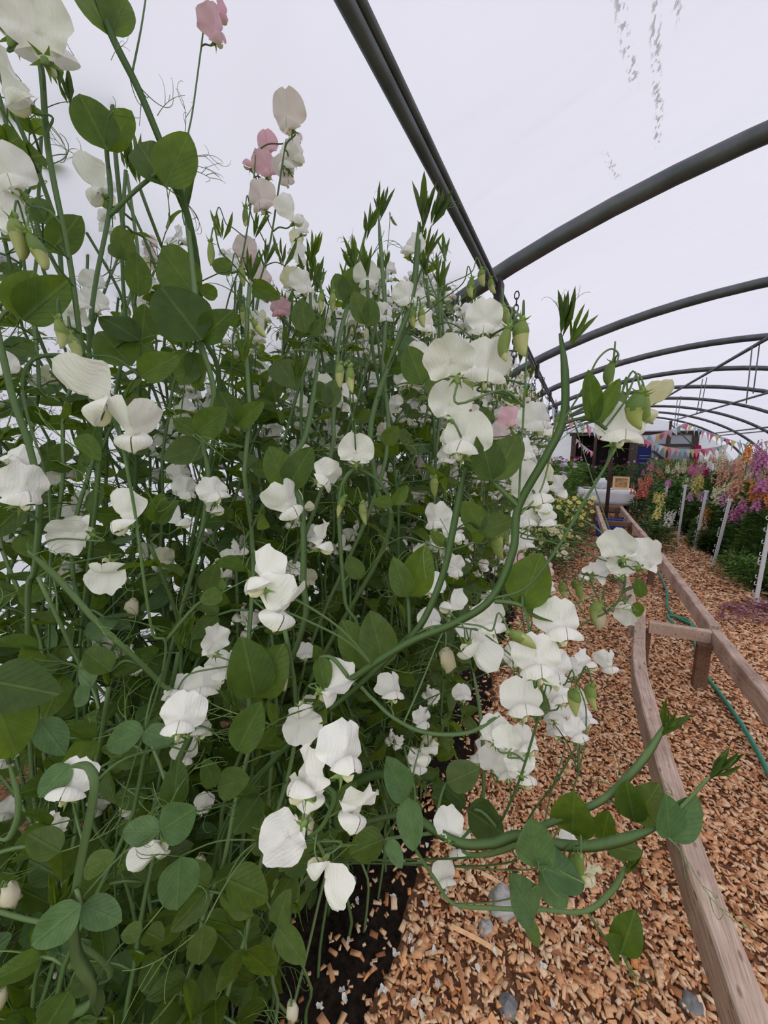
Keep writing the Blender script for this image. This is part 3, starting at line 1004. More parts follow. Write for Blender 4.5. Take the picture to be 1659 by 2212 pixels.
# ------------------------------------------------------------------ wood chips, fallen petals, stones
def chip_geo(r):
    L = r.uniform(0.009, 0.024) * (1.6 if r.random() < 0.12 else 1)
    W = L * r.uniform(0.35, 0.75) if L < 0.03 else r.uniform(0.005, 0.011)
    T = r.uniform(0.002, 0.006)
    tp = r.uniform(0.5, 1.0)
    sk = r.uniform(-0.25, 0.25) * W
    V = [(-L / 2, -W / 2 * tp, 0), (L / 2, -W / 2 + sk, 0), (L / 2 * 0.95, W / 2, 0), (-L / 2 * 1.05, W / 2 * tp + sk, 0)]
    V = [(x, y, -T / 2) for x, y, _ in V] + [(x * 0.93, y * 0.9, T / 2) for x, y, _ in V]
    return V


CHF = [(3, 2, 1, 0), (4, 5, 6, 7), (0, 1, 5, 4), (1, 2, 6, 5), (2, 3, 7, 6), (3, 0, 4, 7)]
CHIPS = [mk_mesh('wood_chip', chip_geo(rng), CHF, [M_CHIP], False) for _ in range(14)]


def chip_density(x, y):
    """How likely a spot is covered: thin over soil, thick on the path."""
    e = soil_edge(y)
    if x < e - 0.22:
        return 0.015
    if x < e - 0.02:
        return 0.10 + 0.16 * max(0, noise.noise(Vector((x * 5, y * 5, 9))))
    if x > 1.78:
        return 0.10
    return 1.0


n_part = 0
while n_part < 300:
    x, y = rng.uniform(-0.62, 0.75), rng.uniform(0.55, 1.75)
    q = proj(Vector((x, y, 0)))
    if q is None or not (0 < q[0] < 1700 and q[1] < 2260) or rng.random() > max(chip_density(x, y), 0.07):
        continue
    s = rng.uniform(1.0, 1.45)
    zz = gz(x, y) + (0.014 if x > soil_edge(y) else 0.036)
    M = Matrix.Translation((x, y, zz)) @ Matrix.Rotation(rng.uniform(0, 6.28), 4, 'Z') @ Matrix.Rotation(rng.gauss(0, 0.25), 4, 'X') @ Matrix.Rotation(rng.gauss(0, 0.2), 4, 'Y') @ Matrix.Scale(s, 4)
    link('wood_chip', CHIPS[n_part % 14], floor, M)
    n_part += 1

nr = np.random.RandomState(3)
base_chips = np.array([[v[:] for v in [vv.co for vv in m.vertices]] for m in CHIPS])
zones = [(-0.75, 2.0, 0.35, 2.4, 7600, 1.0), (-0.6, 2.3, 2.4, 4.6, 4200, 1.15), (-0.4, 2.6, 4.6, 7.5, 1500, 1.5), (-0.3, 2.2, 7.5, 11.5, 500, 2.0)]
allV = []
for (x0, x1, y0, y1, dens, sc) in zones:
    n = int((x1 - x0) * (y1 - y0) * dens)
    X = nr.uniform(x0, x1, n)
    Y = nr.uniform(y0, y1, n)
    keep = np.array([nr.rand() < chip_density(a, b) for a, b in zip(X, Y)])
    X, Y = X[keep], Y[keep]
    n = len(X)
    Z = np.array([gz(a, b) + (0.004 if a > soil_edge(b) else 0.03) for a, b in zip(X, Y)]) + nr.uniform(0, 0.013, n)
    yaw = nr.uniform(0, 6.283, n)
    rx = nr.normal(0, 0.30, n)
    ry = nr.normal(0, 0.22, n)
    S = nr.uniform(0.75, 1.35, n) * sc
    B = base_chips[nr.randint(0, 14, n)] * S[:, None, None]
    cxx, sxx, cyy, syy, cz, sz = np.cos(rx), np.sin(rx), np.cos(ry), np.sin(ry), np.cos(yaw), np.sin(yaw)
    x, y, z = B[..., 0], B[..., 1], B[..., 2]
    y, z = y * cxx[:, None] - z * sxx[:, None], y * sxx[:, None] + z * cxx[:, None]
    x, z = x * cyy[:, None] + z * syy[:, None], -x * syy[:, None] + z * cyy[:, None]
    x, y = x * cz[:, None] - y * sz[:, None], x * sz[:, None] + y * cz[:, None]
    allV.append(np.stack([x + X[:, None], y + Y[:, None], z + Z[:, None]], -1).reshape(-1, 3))
AV = np.concatenate(allV)
nchip = len(AV) // 8
me = bpy.data.meshes.new('wood_chips')
me.vertices.add(len(AV))
me.vertices.foreach_set('co', AV.astype(np.float32).ravel())
FI = (np.arange(nchip)[:, None, None] * 8 + np.array(CHF)[None]).reshape(-1)
me.loops.add(len(FI))
me.loops.foreach_set('vertex_index', FI.astype(np.int32))
me.polygons.add(nchip * 6)
me.polygons.foreach_set('loop_start', np.arange(0, nchip * 24, 4, dtype=np.int32))
me.update(calc_edges=True)
me.materials.append(M_CHIP)
link('wood_chips', me, floor, None, None, None, None, 'stuff')

# fallen petals
def petal_scrap(seed):
    r = random.Random(seed)
    V, F = [], []
    for lobe in range(r.choice((1, 2, 2))):
        b = len(V)
        ox, oy, rot = r.uniform(-0.3, 0.3) * lobe, r.uniform(-0.8, 0.8) * lobe, r.uniform(0, 6.28)
        n = 9
        V.append(Vector((ox, oy, 0.25)))
        for k in range(n):
            a = 2 * PI * k / n
            rr = r.uniform(0.28, 0.6)
            x, y = rr * 0.6 * math.cos(a), rr * math.sin(a)
            V.append(Vector((ox + x * math.cos(rot) - y * math.sin(rot), oy + x * math.sin(rot) + y * math.cos(rot), r.uniform(0.05, 0.55))))
        F += [(b, b + 1 + k, b + 1 + (k + 1) % n) for k in range(n)]
    return mk_mesh('fallen_petal', V, F, [M_WHITE])


SCRAPS = [petal_scrap(i) for i in range(6)]
fp = [(1100, 0), (760, 1920), (848, 1948), (918, 1953), (772, 1958), (752, 2042), (888, 2036), (852, 2072), (890, 2065), (938, 2055), (960, 2078), (805, 2100), (740, 2150), (830, 2150), (895, 2165), (912, 2190), (945, 2128), (1030, 2090), (1065, 2042), (1175, 2090), (1192, 2170), (828, 1850), (905, 1832), (922, 1838), (965, 1925), (985, 1962), (730, 1815), (700, 1755), (690, 2190)]
for i, (u, v) in enumerate(fp[1:]):
    p = on_z(u, v, 0.03)
    s = rng.uniform(0.020, 0.030)
    link('fallen_petal', SCRAPS[i % 6], None, Matrix.Translation((p.x, p.y, gz(p.x, p.y) + (0.045 if p.x < soil_edge(p.y) + 0.02 else 0.022))) @ Matrix.Rotation(rng.uniform(0, 6), 4, 'Z') @ Matrix.Scale(s, 4),
         'small fallen white petal lying on the soil and wood chips', 'petal', 'fallen white petals on the ground')


def rock(name, u, v, r, m, label, seed, sq=(1, 1, 0.7)):
    p = on_z(u, v, 0.02)
    V, F = [], []
    for j in range(13):
        ph = -PI / 2 + PI * j / 12
        for i in range(18):
            a = 2 * PI * i / 18
            n = Vector((math.cos(ph) * math.cos(a), math.cos(ph) * math.sin(a), math.sin(ph)))
            k = r * (1 + 0.45 * noise.noise(n * 1.5 + Vector((seed, 0, 0))) + 0.28 * noise.noise(n * 4.2 + Vector((seed, 2, 0))))
            V.append((n.x * k * sq[0], n.y * k * sq[1], n.z * k * sq[2]))
    for j in range(12):
        for i in range(18):
            F.append((j * 18 + i, j * 18 + (i + 1) % 18, (j + 1) * 18 + (i + 1) % 18, (j + 1) * 18 + i))
    link(name, mk_mesh(name, V, F, [m]), None, Matrix.Translation((p.x, p.y, gz(p.x, p.y) + r * sq[2] * 0.55)), label, 'stone')


rock('stone', 1096, 2170, 0.024, M_STONE, 'round grey pebble at the bottom of the path, left of the rail', 1)
rock('stone', 1492, 2168, 0.026, M_STONE, 'round grey pebble close to the near timber rail', 4)
rock('stone', 1085, 1950, 0.042, M_STONEP, 'large pale rubble stone under the trailing sweet pea vine', 9, (1, 1.3, 0.6))
rock('stone', 1050, 2005, 0.026, M_STONEP, 'small pale stone touching the large rubble stone', 12)
# long splinters
for i, (u0, v0, u1, v1) in enumerate([(985, 2060, 1010, 2170), (975, 2000, 1085, 2060), (1040, 1885, 1090, 1915), (1300, 2010, 1330, 2030), (1500, 1890, 1545, 1900)]):
    a, b = ztop(u0, v0, 0.03), ztop(u1, v1, 0.03)
    V, F = tube([Vector((0, 0, 0)), (b - a) * 0.5 + Vector((0, 0, 0.004)), b - a], 0.006, [(1, 0.25), (-1, 0.3), (-0.9, -0.3), (1, -0.25)])
    link('splinter', mk_mesh('splinter', V, F, [M_CHIP], False), floor, Matrix.Translation(a))

# ================================================================== flower beds in the background
def leafy_mesh(name, seed, h, r, n, leaf, mats, up=0.5, base=0.02, taper=0.5):
    """Stems with many separate small leaves: the leaves of one bed plant."""
    q = random.Random(seed)
    V, F = [], []
    for _ in range(n):
        t = q.random() ** 0.8
        z = base + h * t
        a = q.uniform(0, 2 * PI)
        rr = r * (1 - taper * t) * math.sqrt(q.random())
        p = Vector((rr * math.cos(a), rr * math.sin(a), z))
        d = Vector((math.cos(a + q.gauss(0, 0.7)), math.sin(a + q.gauss(0, 0.7)), q.gauss(up, 0.4))).normalized()
        s = d.cross(Vector((q.gauss(0, 0.3), q.gauss(0, 0.3), 1))).normalized()
        L = leaf * q.uniform(0.6, 1.25)
        w = L * 0.22
        nrm = s.cross(d)
        b = len(V)
        V += [p, p + d * L * 0.45 + s * w + nrm * w * 0.4, p + d * L - nrm * w * 0.6, p + d * L * 0.45 - s * w + nrm * w * 0.4]
        F += [(b, b + 1, b + 2), (b, b + 2, b + 3)]
    return mk_mesh(name, V, F, mats)


def stems_mesh(seed, h, n, spread, m):
    q = random.Random(seed)
    V, F = [], []
    for k in range(n):
        a = q.uniform(0, 6.28)
        e = Vector((spread * math.cos(a) * q.random(), spread * math.sin(a) * q.random(), h * q.uniform(0.8, 1.0)))
        tube([Vector((e.x * 0.2, e.y * 0.2, -0.02)), Vector((e.x * 0.6, e.y * 0.6, e.z * 0.5)), e], 0.004, [(1, 0), (-0.5, 0.87), (-0.5, -0.87)], V, F, cap=False)
    return mk_mesh('stems', V, F, [m])


def spike_mesh(seed, h, m):
    """Snapdragon spike: two-lipped florets packed round a stem, buds at the tip."""
    q = random.Random(seed)
    V, F, MI = [], [], []
    nf = 22
    for k in range(nf):
        t = k / nf
        a = k * 2.4 + q.uniform(-0.3, 0.3)
        s = 0.028 * (1.15 - 0.75 * t)
        p = Vector((0.012 * math.cos(a), 0.012 * math.sin(a), h * t))
        d = Vector((math.cos(a), math.sin(a), 0.25)).normalized()
        x = d.cross(Vector((0, 0, 1))).normalized()
        u = x.cross(d)
        b = len(V)
        # throat, upper lip pair, lower lip triple
        V += [p, p + d * s * 0.9 + x * s * 0.45, p + d * s * 0.9 - x * s * 0.45,
              p + d * s * 1.0 + u * s * 0.9 + x * s * 0.5, p + d * s * 1.0 + u * s * 0.95 - x * s * 0.5,
              p + d * s * 1.35 - u * s * 0.6 + x * s * 0.7, p + d * s * 1.5 - u * s * 0.75, p + d * s * 1.35 - u * s * 0.6 - x * s * 0.7]
        fs = [(b, b + 1, b + 3), (b, b + 4, b + 2), (b + 1, b + 2, b + 4, b + 3), (b, b + 5, b + 1), (b, b + 2, b + 7), (b + 1, b + 5, b + 6), (b + 1, b + 6, b + 2), (b + 2, b + 6, b + 7)]
        F += fs
        MI += [0 if t < 0.86 else 1] * len(fs)
    return mk_mesh('flower_spike', V, F, [m, M_BUDG], True, MI)


SNAP = {}
for nm, c in {'salmon': (0.80, 0.27, 0.20), 'pink': (0.78, 0.30, 0.45), 'magenta': (0.68, 0.27, 0.49), 'crimson': (0.45, 0.03, 0.12), 'orange': (0.85, 0.38, 0.12),
              'yellow': (0.86, 0.80, 0.28), 'cream': (0.86, 0.85, 0.58), 'white': (0.84, 0.84, 0.76), 'peach': (0.85, 0.50, 0.34), 'lilac': (0.70, 0.42, 0.60)}.items():
    mm = thin_plant('snapdragon_' + nm, [(0, tuple(x * 0.88 for x in c)), (1, c)], (1, 0.9, 0.9), 0.3, 0.6, 0.2)
    SNAP[nm] = [spike_mesh(hash(nm) % 97 + i if False else len(SNAP) * 5 + i, 0.15 + 0.05 * i, mm) for i in range(3)]
FOL = [leafy_mesh('foliage', 40 + i, 0.90, 0.20, 420, 0.085, [M_DIRTYLEAF if i % 3 else M_BRIGHTLEAF], 0.6) for i in range(4)]
STM = [stems_mesh(60 + i, 1.0, 5, 0.12, M_BUDG) for i in range(3)]
nsnap = {}


def snapdragon(x, y, h, colour, n, label, group):
    r = empty('snapdragon', (x, y, 0), label, 'snapdragon', group)
    M0 = Matrix.Translation((x, y, 0.02)) @ Matrix.Rotation(rng.uniform(0, 6.28), 4, 'Z')
    k = h / 1.0
    link('stems', STM[rng.randrange(3)], r, M0 @ Matrix.Scale(k, 4))
    link('foliage', FOL[rng.randrange(4)], r, M0 @ Matrix.Diagonal((1, 1, k * 0.82, 1)))
    for i in range(n):
        a = rng.uniform(0, 6.28)
        rr = rng.uniform(0.02, 0.13)
        hh = h * rng.uniform(0.74, 1.06) - 0.02
        link('flower_spike', SNAP[colour][rng.randrange(3)], r, Matrix.Translation((x + rr * math.cos(a), y + rr * math.sin(a), hh)) @ Matrix.Rotation(rng.gauss(0, 0.12), 4, 'X') @ Matrix.Rotation(rng.gauss(0, 0.12), 4, 'Y') @ Matrix.Scale(rng.uniform(0.9, 1.25), 4))


# the plants one can point to, at the front of the right-hand bed
for (u, v, xt, dh, col, n, lab) in [
        (1640, 1020, 2.15, 0.12, 'magenta', 6, 'tall magenta snapdragon at the right edge behind the nearest white post'),
        (1650, 1085, 2.0, 0.12, 'magenta', 5, 'shorter magenta snapdragon at the right edge above the nearest white post'),
        (1600, 1120, 1.98, 0.12, 'magenta', 5, 'bright magenta snapdragon between the two nearest white posts'),
        (1583, 1098, 2.1, 0.12, 'lilac', 3, 'lilac pink snapdragon just right of the leaning white post'),
        (1523, 1118, 1.86, 0.12, 'orange', 2, 'single orange snapdragon head left of the leaning white post'),
        (1512, 1165, 1.86, 0.12, 'orange', 3, 'low orange snapdragon left of the leaning white post'),
        (1520, 1182, 1.86, 0.12, 'orange', 3, 'lowest orange snapdragon by the foot of the leaning white post'),
        (1535, 1152, 1.86, 0.12, 'peach', 1, 'peach snapdragon directly behind the leaning white post'),
        (1508, 1085, 1.98, 0.12, 'lilac', 3, 'lilac snapdragon beside the third white post'),
        (1470, 1100, 1.95, 0.12, 'cream', 5, 'cream snapdragon beside the fourth white post'),
        (1480, 1110, 2.00, 0.12, 'pink', 2, 'pink snapdragon low between the third and fourth white posts'),
        (1420, 1095, 1.30, 0.12, 'yellow', 3, 'yellow snapdragon low in front of the dark leafy plants'),
        (1405, 1128, 1.10, 0.12, 'yellow', 2, 'lowest yellow snapdragon at the edge of the wood chip path'),
        (1430, 1140, 1.22, 0.12, 'white', 2, 'low white snapdragon at the edge of the wood chip path'),
        (1438, 1065, 1.50, 0.12, 'magenta', 1, 'lone magenta snapdragon head above the dark leafy plants'),
        (1382, 1050, 1.15, -0.10, 'salmon', 7, 'salmon pink snapdragon clump right of the tablecloth'),
        (1395, 1035, 1.35, -0.10, 'salmon', 7, 'taller salmon snapdragon clump behind the picture frame'),
        (1425, 1015, 1.95, -0.10, 'salmon', 6, 'distant salmon snapdragon clump below the grey green shed wall'),
        (1400, 1008, 1.75, -0.10, 'pink', 3, 'distant pink snapdragon clump left of the salmon ones'),
        (1622, 1008, 2.4, 0.12, 'orange', 2, 'tall orange snapdragon spike rising near the right edge'),
        (1565, 1000, 2.4, 0.12, 'cream', 3, 'tallest cream snapdragon spike against the pale end wall'),
        (1592, 1020, 2.4, 0.12, 'peach', 4, 'tall peach snapdragon between the cream and orange spikes'),
        (1640, 1015, 2.15, 0.12, 'cream', 3, 'tall cream snapdragon near the right edge of the view')]:
    r1 = on_y(u, v, 1.0).x
    y = xt / r1
    snapdragon(xt, y, on_y(u, v, y).z + dh, col, n, lab, None)
GL = {'salmon': 'salmon', 'pink': 'pink', 'crimson': 'crimson', 'yellow': 'yellow', 'cream': 'cream', 'white': 'white', 'peach': 'peach', 'lilac': 'lilac', 'orange': 'orange', 'magenta': 'magenta'}
for i in range(150):
    y = 4.2 + 11.5 * rng.random() ** 1.1
    x = rng.uniform(1.98, 2.0 + min(3.2, 0.35 * y))
    q = proj(Vector((x, y, 1.0)))
    if q is None or q[0] > 1780:
        continue
    u = q[0]
    if y > 12.0 and x < 2.6:
        continue
    if u > 1600:
        c = rng.choice(['magenta', 'lilac', 'pink', 'orange', 'cream', 'crimson', 'peach'])
    elif u > 1540:
        c = rng.choice(['pink', 'peach', 'cream', 'cream', 'white', 'crimson', 'peach', 'white'])
    elif u > 1450:
        c = rng.choice(['cream', 'white', 'cream', 'yellow', 'pink', 'crimson', 'peach', 'white', 'pink', 'cream'])
    else:
        c = rng.choice(['salmon', 'pink', 'peach'])
    snapdragon(x, y, rng.uniform(0.92, 1.22) if x > 2.3 else rng.uniform(0.75, 1.0), c, rng.randint(4, 8), GL[c] + ' flowered snapdragon standing in the crowded right hand bed', GL[c] + ' snapdragons in the right bed')

# broad dark leafy plants right of the path
BIGL = [leafy_mesh('foliage', 80 + i, 0.78, 0.30, 170, 0.16, [M_DIRTYLEAF], 0.2, 0.06, 0.25) for i in range(3)]
for i, (u, v, y) in enumerate([(1420, 1140, 9.2), (1440, 1128, 9.6), (1415, 1122, 10.2), (1400, 1112, 10.8)]):
    p = on_y(u, v, y)
    r = empty('leafy_plant', (p.x + 0.17, y, 0), ['dark broad leaved plant nearest the path edge right of the table', 'dark broad leaved plant just behind the fifth white post', 'dark broad leaved plant in the middle of its clump', 'dark broad leaved plant at the back, closest to the tablecloth'][i], 'plant')
    link('stems', STM[i % 3], r, Matrix.Translation((p.x + 0.17, y, 0)) @ Matrix.Scale(0.75, 4))
    link('foliage', BIGL[i % 3], r, Matrix.Translation((p.x + 0.17, y, 0)) @ Matrix.Rotation(i * 1.3, 4, 'Z') @ Matrix.Scale(1.0 + 0.1 * (i % 2), 4))
# low mint-like bush between the two nearest posts, purple seedlings at its foot
MINT = leafy_mesh('foliage', 91, 0.30, 0.26, 420, 0.06, [M_BRIGHTLEAF], 0.25, 0.02, 0.4)
for i, (u, v, y) in enumerate([(1585, 1262, 5.45), (1612, 1270, 5.2), (1562, 1245, 5.8)]):
    p = on_z(u, v, 0)
    r = empty('herb_bush', (p.x + 0.12, p.y, 0), ['low green herb bush between the two nearest white posts', 'low green herb bush left of the nearest white post', 'low green herb bush at the foot of the leaning white post'][i], 'herb')
    link('stems', STM[i], r, Matrix.Translation((p.x + 0.12, p.y, 0)) @ Matrix.Diagonal((1.2, 1.2, 0.25, 1)))
    link('foliage', MINT, r, Matrix.Translation((p.x + 0.12, p.y, 0)) @ Matrix.Rotation(i * 2.1, 4, 'Z') @ Matrix.Scale(0.95, 4))
PURP = leafy_mesh('foliage', 95, 0.06, 0.12, 70, 0.05, [M_PURPLELEAF], 0.3, 0.01, 0.2)
for i in range(9):
    u, v = rng.uniform(1570, 1680), rng.uniform(1318, 1350)
    p = on_z(u, v, 0)
    r = empty('purple_seedling', (p.x, p.y, 0.0), 'low purple leaved seedling on the soil by the nearest white post', 'seedling', 'purple seedlings by the nearest white post')
    link('foliage', PURP, r, Matrix.Translation((p.x, p.y, 0.02)) @ Matrix.Rotation(i * 1.9, 4, 'Z') @ Matrix.Scale(rng.uniform(0.6, 0.95), 4))
# feathery yellow-green plants far right of the shed window
FEA = [leafy_mesh('foliage', 97 + i, 1.15, 0.35, 420, 0.10, [M_FEATHER], 1.2, 0.1, 0.2) for i in range(2)]
for i, (u, y) in enumerate([(1440, 14.5), (1462, 14.2), (1484, 14.0), (1500, 14.6), (1420, 15.2)]):
    p = on_y(u, 1000, y)
    r = empty('feathery_plant', (p.x, y, 0), 'tall feathery yellow green plant in front of the shed window', 'plant', 'feathery plants before the shed')
    link('stems', STM[i % 3], r, Matrix.Translation((p.x, y, 0)) @ Matrix.Scale(1.15, 4))
    link('foliage', FEA[i % 2], r, Matrix.Translation((p.x, y, 0)) @ Matrix.Rotation(i * 1.3, 4, 'Z') @ Matrix.Scale(0.92, 4))

# dahlias on the left, behind the daisies
def dahlia_mesh(seed, m):
    V, F = [], []
    q = random.Random(seed)
    for ring, (n, el, L) in enumerate([(12, -0.25, 1.0), (11, 0.2, 0.95), (9, 0.65, 0.8), (6, 1.1, 0.6)]):
        for k in range(n):
            a = 2 * PI * (k + 0.5 * ring) / n + q.gauss(0, 0.06)
            d = Vector((math.cos(a) * math.cos(el), math.sin(a) * math.cos(el), math.sin(el)))
            s = Vector((-math.sin(a), math.cos(a), 0))
            b = len(V)
            V += [d * 0.12, d * L * 0.65 + s * 0.2, d * L + s * 0.02, d * L * 0.65 - s * 0.2, d * L * 0.62 - Vector((0, 0, 0.08))]
            F += [(b, b + 1, b + 4), (b, b + 4, b + 3), (b + 1, b + 2, b + 4), (b + 4, b + 2, b + 3)]
    return mk_mesh('bloom', V, F, [m])


DCOL = {}
for nm, c in {'lilac': (0.74, 0.58, 0.76), 'pink': (0.82, 0.62, 0.72), 'red': (0.40, 0.03, 0.05), 'white': (0.84, 0.80, 0.84), 'plum': (0.20, 0.03, 0.12)}.items():
    DCOL[nm] = dahlia_mesh(len(DCOL), thin_plant('dahlia_' + nm, [(0, tuple(x * 0.9 for x in c)), (1, c)], (1, 0.95, 1), 0.3, 0.6, 0.2))
DFOL = [leafy_mesh('foliage', 120 + i, 1.10, 0.42, 520, 0.12, [M_DIRTYLEAF if i else M_BRIGHTLEAF], 0.35, 0.05, 0.3) for i in range(3)]
DST = [stems_mesh(130 + i, 1.25, 9, 0.35, M_BUDG) for i in range(2)]
k = 0
for j in range(9):
    for i in range(3):
        y = 8.6 + j * 0.85 + rng.uniform(-0.2, 0.2)
        x = -0.35 - 0.55 * i + rng.uniform(-0.12, 0.12) + (0.25 if y > 11 else 0)
        c = ['lilac', 'pink', 'white', 'red', 'plum'][(k * 2 + j) % 5] if j < 5 else rng.choice(['plum', 'white', 'lilac'])
        r = empty('dahlia', (x, y, 0), c + ' flowered dahlia bush in the left bed behind the daisies', 'dahlia', c + ' dahlias in the left bed')
        hs = rng.uniform(0.88, 1.02) if y < 13 else rng.uniform(0.8, 0.95)
        M0 = Matrix.Translation((x, y, 0)) @ Matrix.Rotation(k * 1.1, 4, 'Z') @ Matrix.Scale(hs, 4)
        link('foliage', DFOL[k % 3], r, M0)
        link('stems', DST[k % 2], r, M0)
        for b in range(rng.randint(3, 6)):
            a, rr = rng.uniform(0, 6.28), rng.uniform(0.05, 0.36)
            link('bloom', DCOL[c], r, Matrix.Translation((x + rr * math.cos(a), y + rr * math.sin(a), hs * rng.uniform(1.05, 1.36))) @ Matrix.Rotation(rng.uniform(0.2, 1.0), 4, 'X') @ Matrix.Scale(rng.uniform(0.045, 0.065), 4))
        k += 1
for i in range(4):
    y = 13.5 + 0.9 * i
    x = 0.6 + 0.55 * i
    r = empty('dahlia', (x, y, 0), ['plum dahlia bush straight behind the tablecloth', 'plum dahlia bush below the open shed doorway', 'plum dahlia bush below the right shed door post', 'plum dahlia bush under the navy blue board'][i], 'dahlia')
    M0 = Matrix.Translation((x, y, 0)) @ Matrix.Rotation(i * 1.7, 4, 'Z') @ Matrix.Scale(0.85, 4)
    link('foliage', DFOL[1 + i % 2], r, M0)
    link('stems', DST[i % 2], r, M0)
    for b in range(6):
        a, rr = rng.uniform(0, 6.28), rng.uniform(0.05, 0.4)
        link('bloom', DCOL['plum' if b % 3 else 'white'], r, Matrix.Translation((x + rr * math.cos(a), y + rr * math.sin(a), rng.uniform(0.95, 1.2))) @ Matrix.Rotation(0.6, 4, 'X') @ Matrix.Scale(0.05, 4))

# yellow marguerites at the end of the sweet pea row
def daisy_mesh(m, mc, seed):
    V, F, MI = [], [], []
    n = 14
    for k in range(n):
        a = 2 * PI * k / n
        d, s = Vector((math.cos(a), math.sin(a), 0)), Vector((-math.sin(a), math.cos(a), 0))
        b = len(V)
        V += [d * 0.2, d * 0.7 + s * 0.2 + Vector((0, 0, 0.08)), d * 1.0 + Vector((0, 0, 0.02)), d * 0.7 - s * 0.2 + Vector((0, 0, 0.08))]
        F.append((b, b + 1, b + 2, b + 3))
        MI.append(0)
    b = len(V)
    V.append(Vector((0, 0, 0.16)))
    for k in range(8):
        V.append(Vector((0.33 * math.cos(k * PI / 4), 0.33 * math.sin(k * PI / 4), 0.07)))
    for k in range(8):
        F.append((b, b + 1 + k, b + 1 + (k + 1) % 8))
        MI.append(1)
    return mk_mesh('daisy_head', V, F, [m, mc], True, MI)


MY = thin_plant('daisy_yellow', [(0, (0.90, 0.78, 0.18)), (1, (0.92, 0.84, 0.34))], (1, 1, 0.7), 0.3, 0.6, 0.2)
MYP = thin_plant('daisy_pale', [(0, (0.86, 0.84, 0.55)), (1, (0.88, 0.87, 0.68))], (1, 1, 0.8), 0.3, 0.6, 0.2)
MYC = flat_mat('daisy_centre', (0.72, 0.46, 0.05), 0.9)
DAI = [daisy_mesh(MY, MYC, 0), daisy_mesh(MYP, MYC, 1)]
DAF = [leafy_mesh('foliage', 150 + i, 0.60, 0.30, 420, 0.07, [M_BRIGHTLEAF if i else M_DIRTYLEAF], 0.5, 0.02, 0.1) for i in range(2)]
k = 0
for (u, v, y, h, nd, pale) in [(1235, 1140, 6.9, 0.72, 16, 0.3), (1215, 1165, 6.3, 0.70, 18, 0.1), (1180, 1160, 6.5, 0.80, 16, 0.2), (1255, 1120, 7.8, 0.62, 12, 0.3), (1205, 1190, 5.7, 0.50, 16, 0.6),
                              (1170, 1200, 5.4, 0.52, 16, 0.8), (1145, 1150, 6.6, 0.85, 14, 0.3), (1110, 1150, 6.4, 0.9, 12, 0.3), (1120, 1210, 5.5, 0.6, 14, 0.8), (1225, 1090, 8.2, 0.70, 10, 0.5), (1180, 1230, 5.1, 0.30, 9, 1.0), (1090, 1120, 6.9, 0.95, 12, 0.2)]:
    p = on_y(u, v, y)
    x = min(p.x, 0.02)
    r = empty('daisy_plant', (x, y, 0), ('pale' if pale > 0.5 else 'yellow') + ' flowered marguerite daisy clump at the end of the sweet pea row', 'daisy', ('pale' if pale > 0.5 else 'yellow') + ' marguerite daisies')
    M0 = Matrix.Translation((x, y, 0)) @ Matrix.Rotation(k * 1.1, 4, 'Z')
    link('foliage', DAF[k % 2], r, M0 @ Matrix.Diagonal((1, 1, h / 0.62, 1)))
    link('stems', STM[k % 3], r, M0 @ Matrix.Diagonal((2, 2, h / 1.0, 1)))
    for b in range(int(nd * 1.7)):
        a, rr = rng.uniform(0, 6.28), 0.30 * math.sqrt(rng.random())
        link('daisy_head', DAI[1 if rng.random() < pale else 0], r, Matrix.Translation((x + rr * math.cos(a), y + rr * math.sin(a), h * rng.uniform(0.55, 1.08))) @ Matrix.Rotation(rng.uniform(0.3, 1.1), 4, 'X') @ Matrix.Rotation(rng.gauss(0, 0.4), 4, 'Y') @ Matrix.Scale(rng.uniform(0.034, 0.046), 4))
    k += 1

# ================================================================== sweet peas
# ---- leaf, flower, bud, tendril and shoot shapes, all of unit size
def leaflet_mesh(seed, m, width=0.30):
    q = random.Random(seed)
    nl, nw = 12, 6
    fold, droop, wav, ph = q.uniform(0.10, 0.45), q.uniform(-0.10, 0.35), q.uniform(0.01, 0.035), q.uniform(0, 6)
    tip = q.uniform(0.95, 1.25)
    tw = q.uniform(-0.35, 0.35)
    V, F = [], []
    for j in range(nl + 1):
        t = j / nl
        w = width * 1.18 * max(0.0, 1 - abs(2 * t ** 0.82 - 1) ** 2.1) ** 0.72 * (1.0 - 0.16 * t ** tip)
        w = max(w, 0.012 if j == 0 else 0.004)
        for i in range(nw + 1):
            s = -1 + 2 * i / nw
            x = s * w
            z = fold * abs(x) + wav * math.sin(9 * t + ph + 2.2 * s) * s * s - droop * t * t * 0.6
            a = tw * t
            V.append((x * math.cos(a) - z * math.sin(a), t * (1 - 0.06 * droop), x * math.sin(a) + z * math.cos(a)))
    for j in range(nl):
        for i in range(nw):
            F.append((j * (nw + 1) + i, j * (nw + 1) + i + 1, (j + 1) * (nw + 1) + i + 1, (j + 1) * (nw + 1) + i))
    return mk_mesh('leaflet', V, F, [m])


LEAFLETS = [leaflet_mesh(i, M_LEAF, 0.26 + 0.02 * (i % 5)) for i in range(10)]
LEAFLETS_G = [leaflet_mesh(30 + i, M_LEAFG, 0.28 + 0.02 * (i % 3)) for i in range(4)]


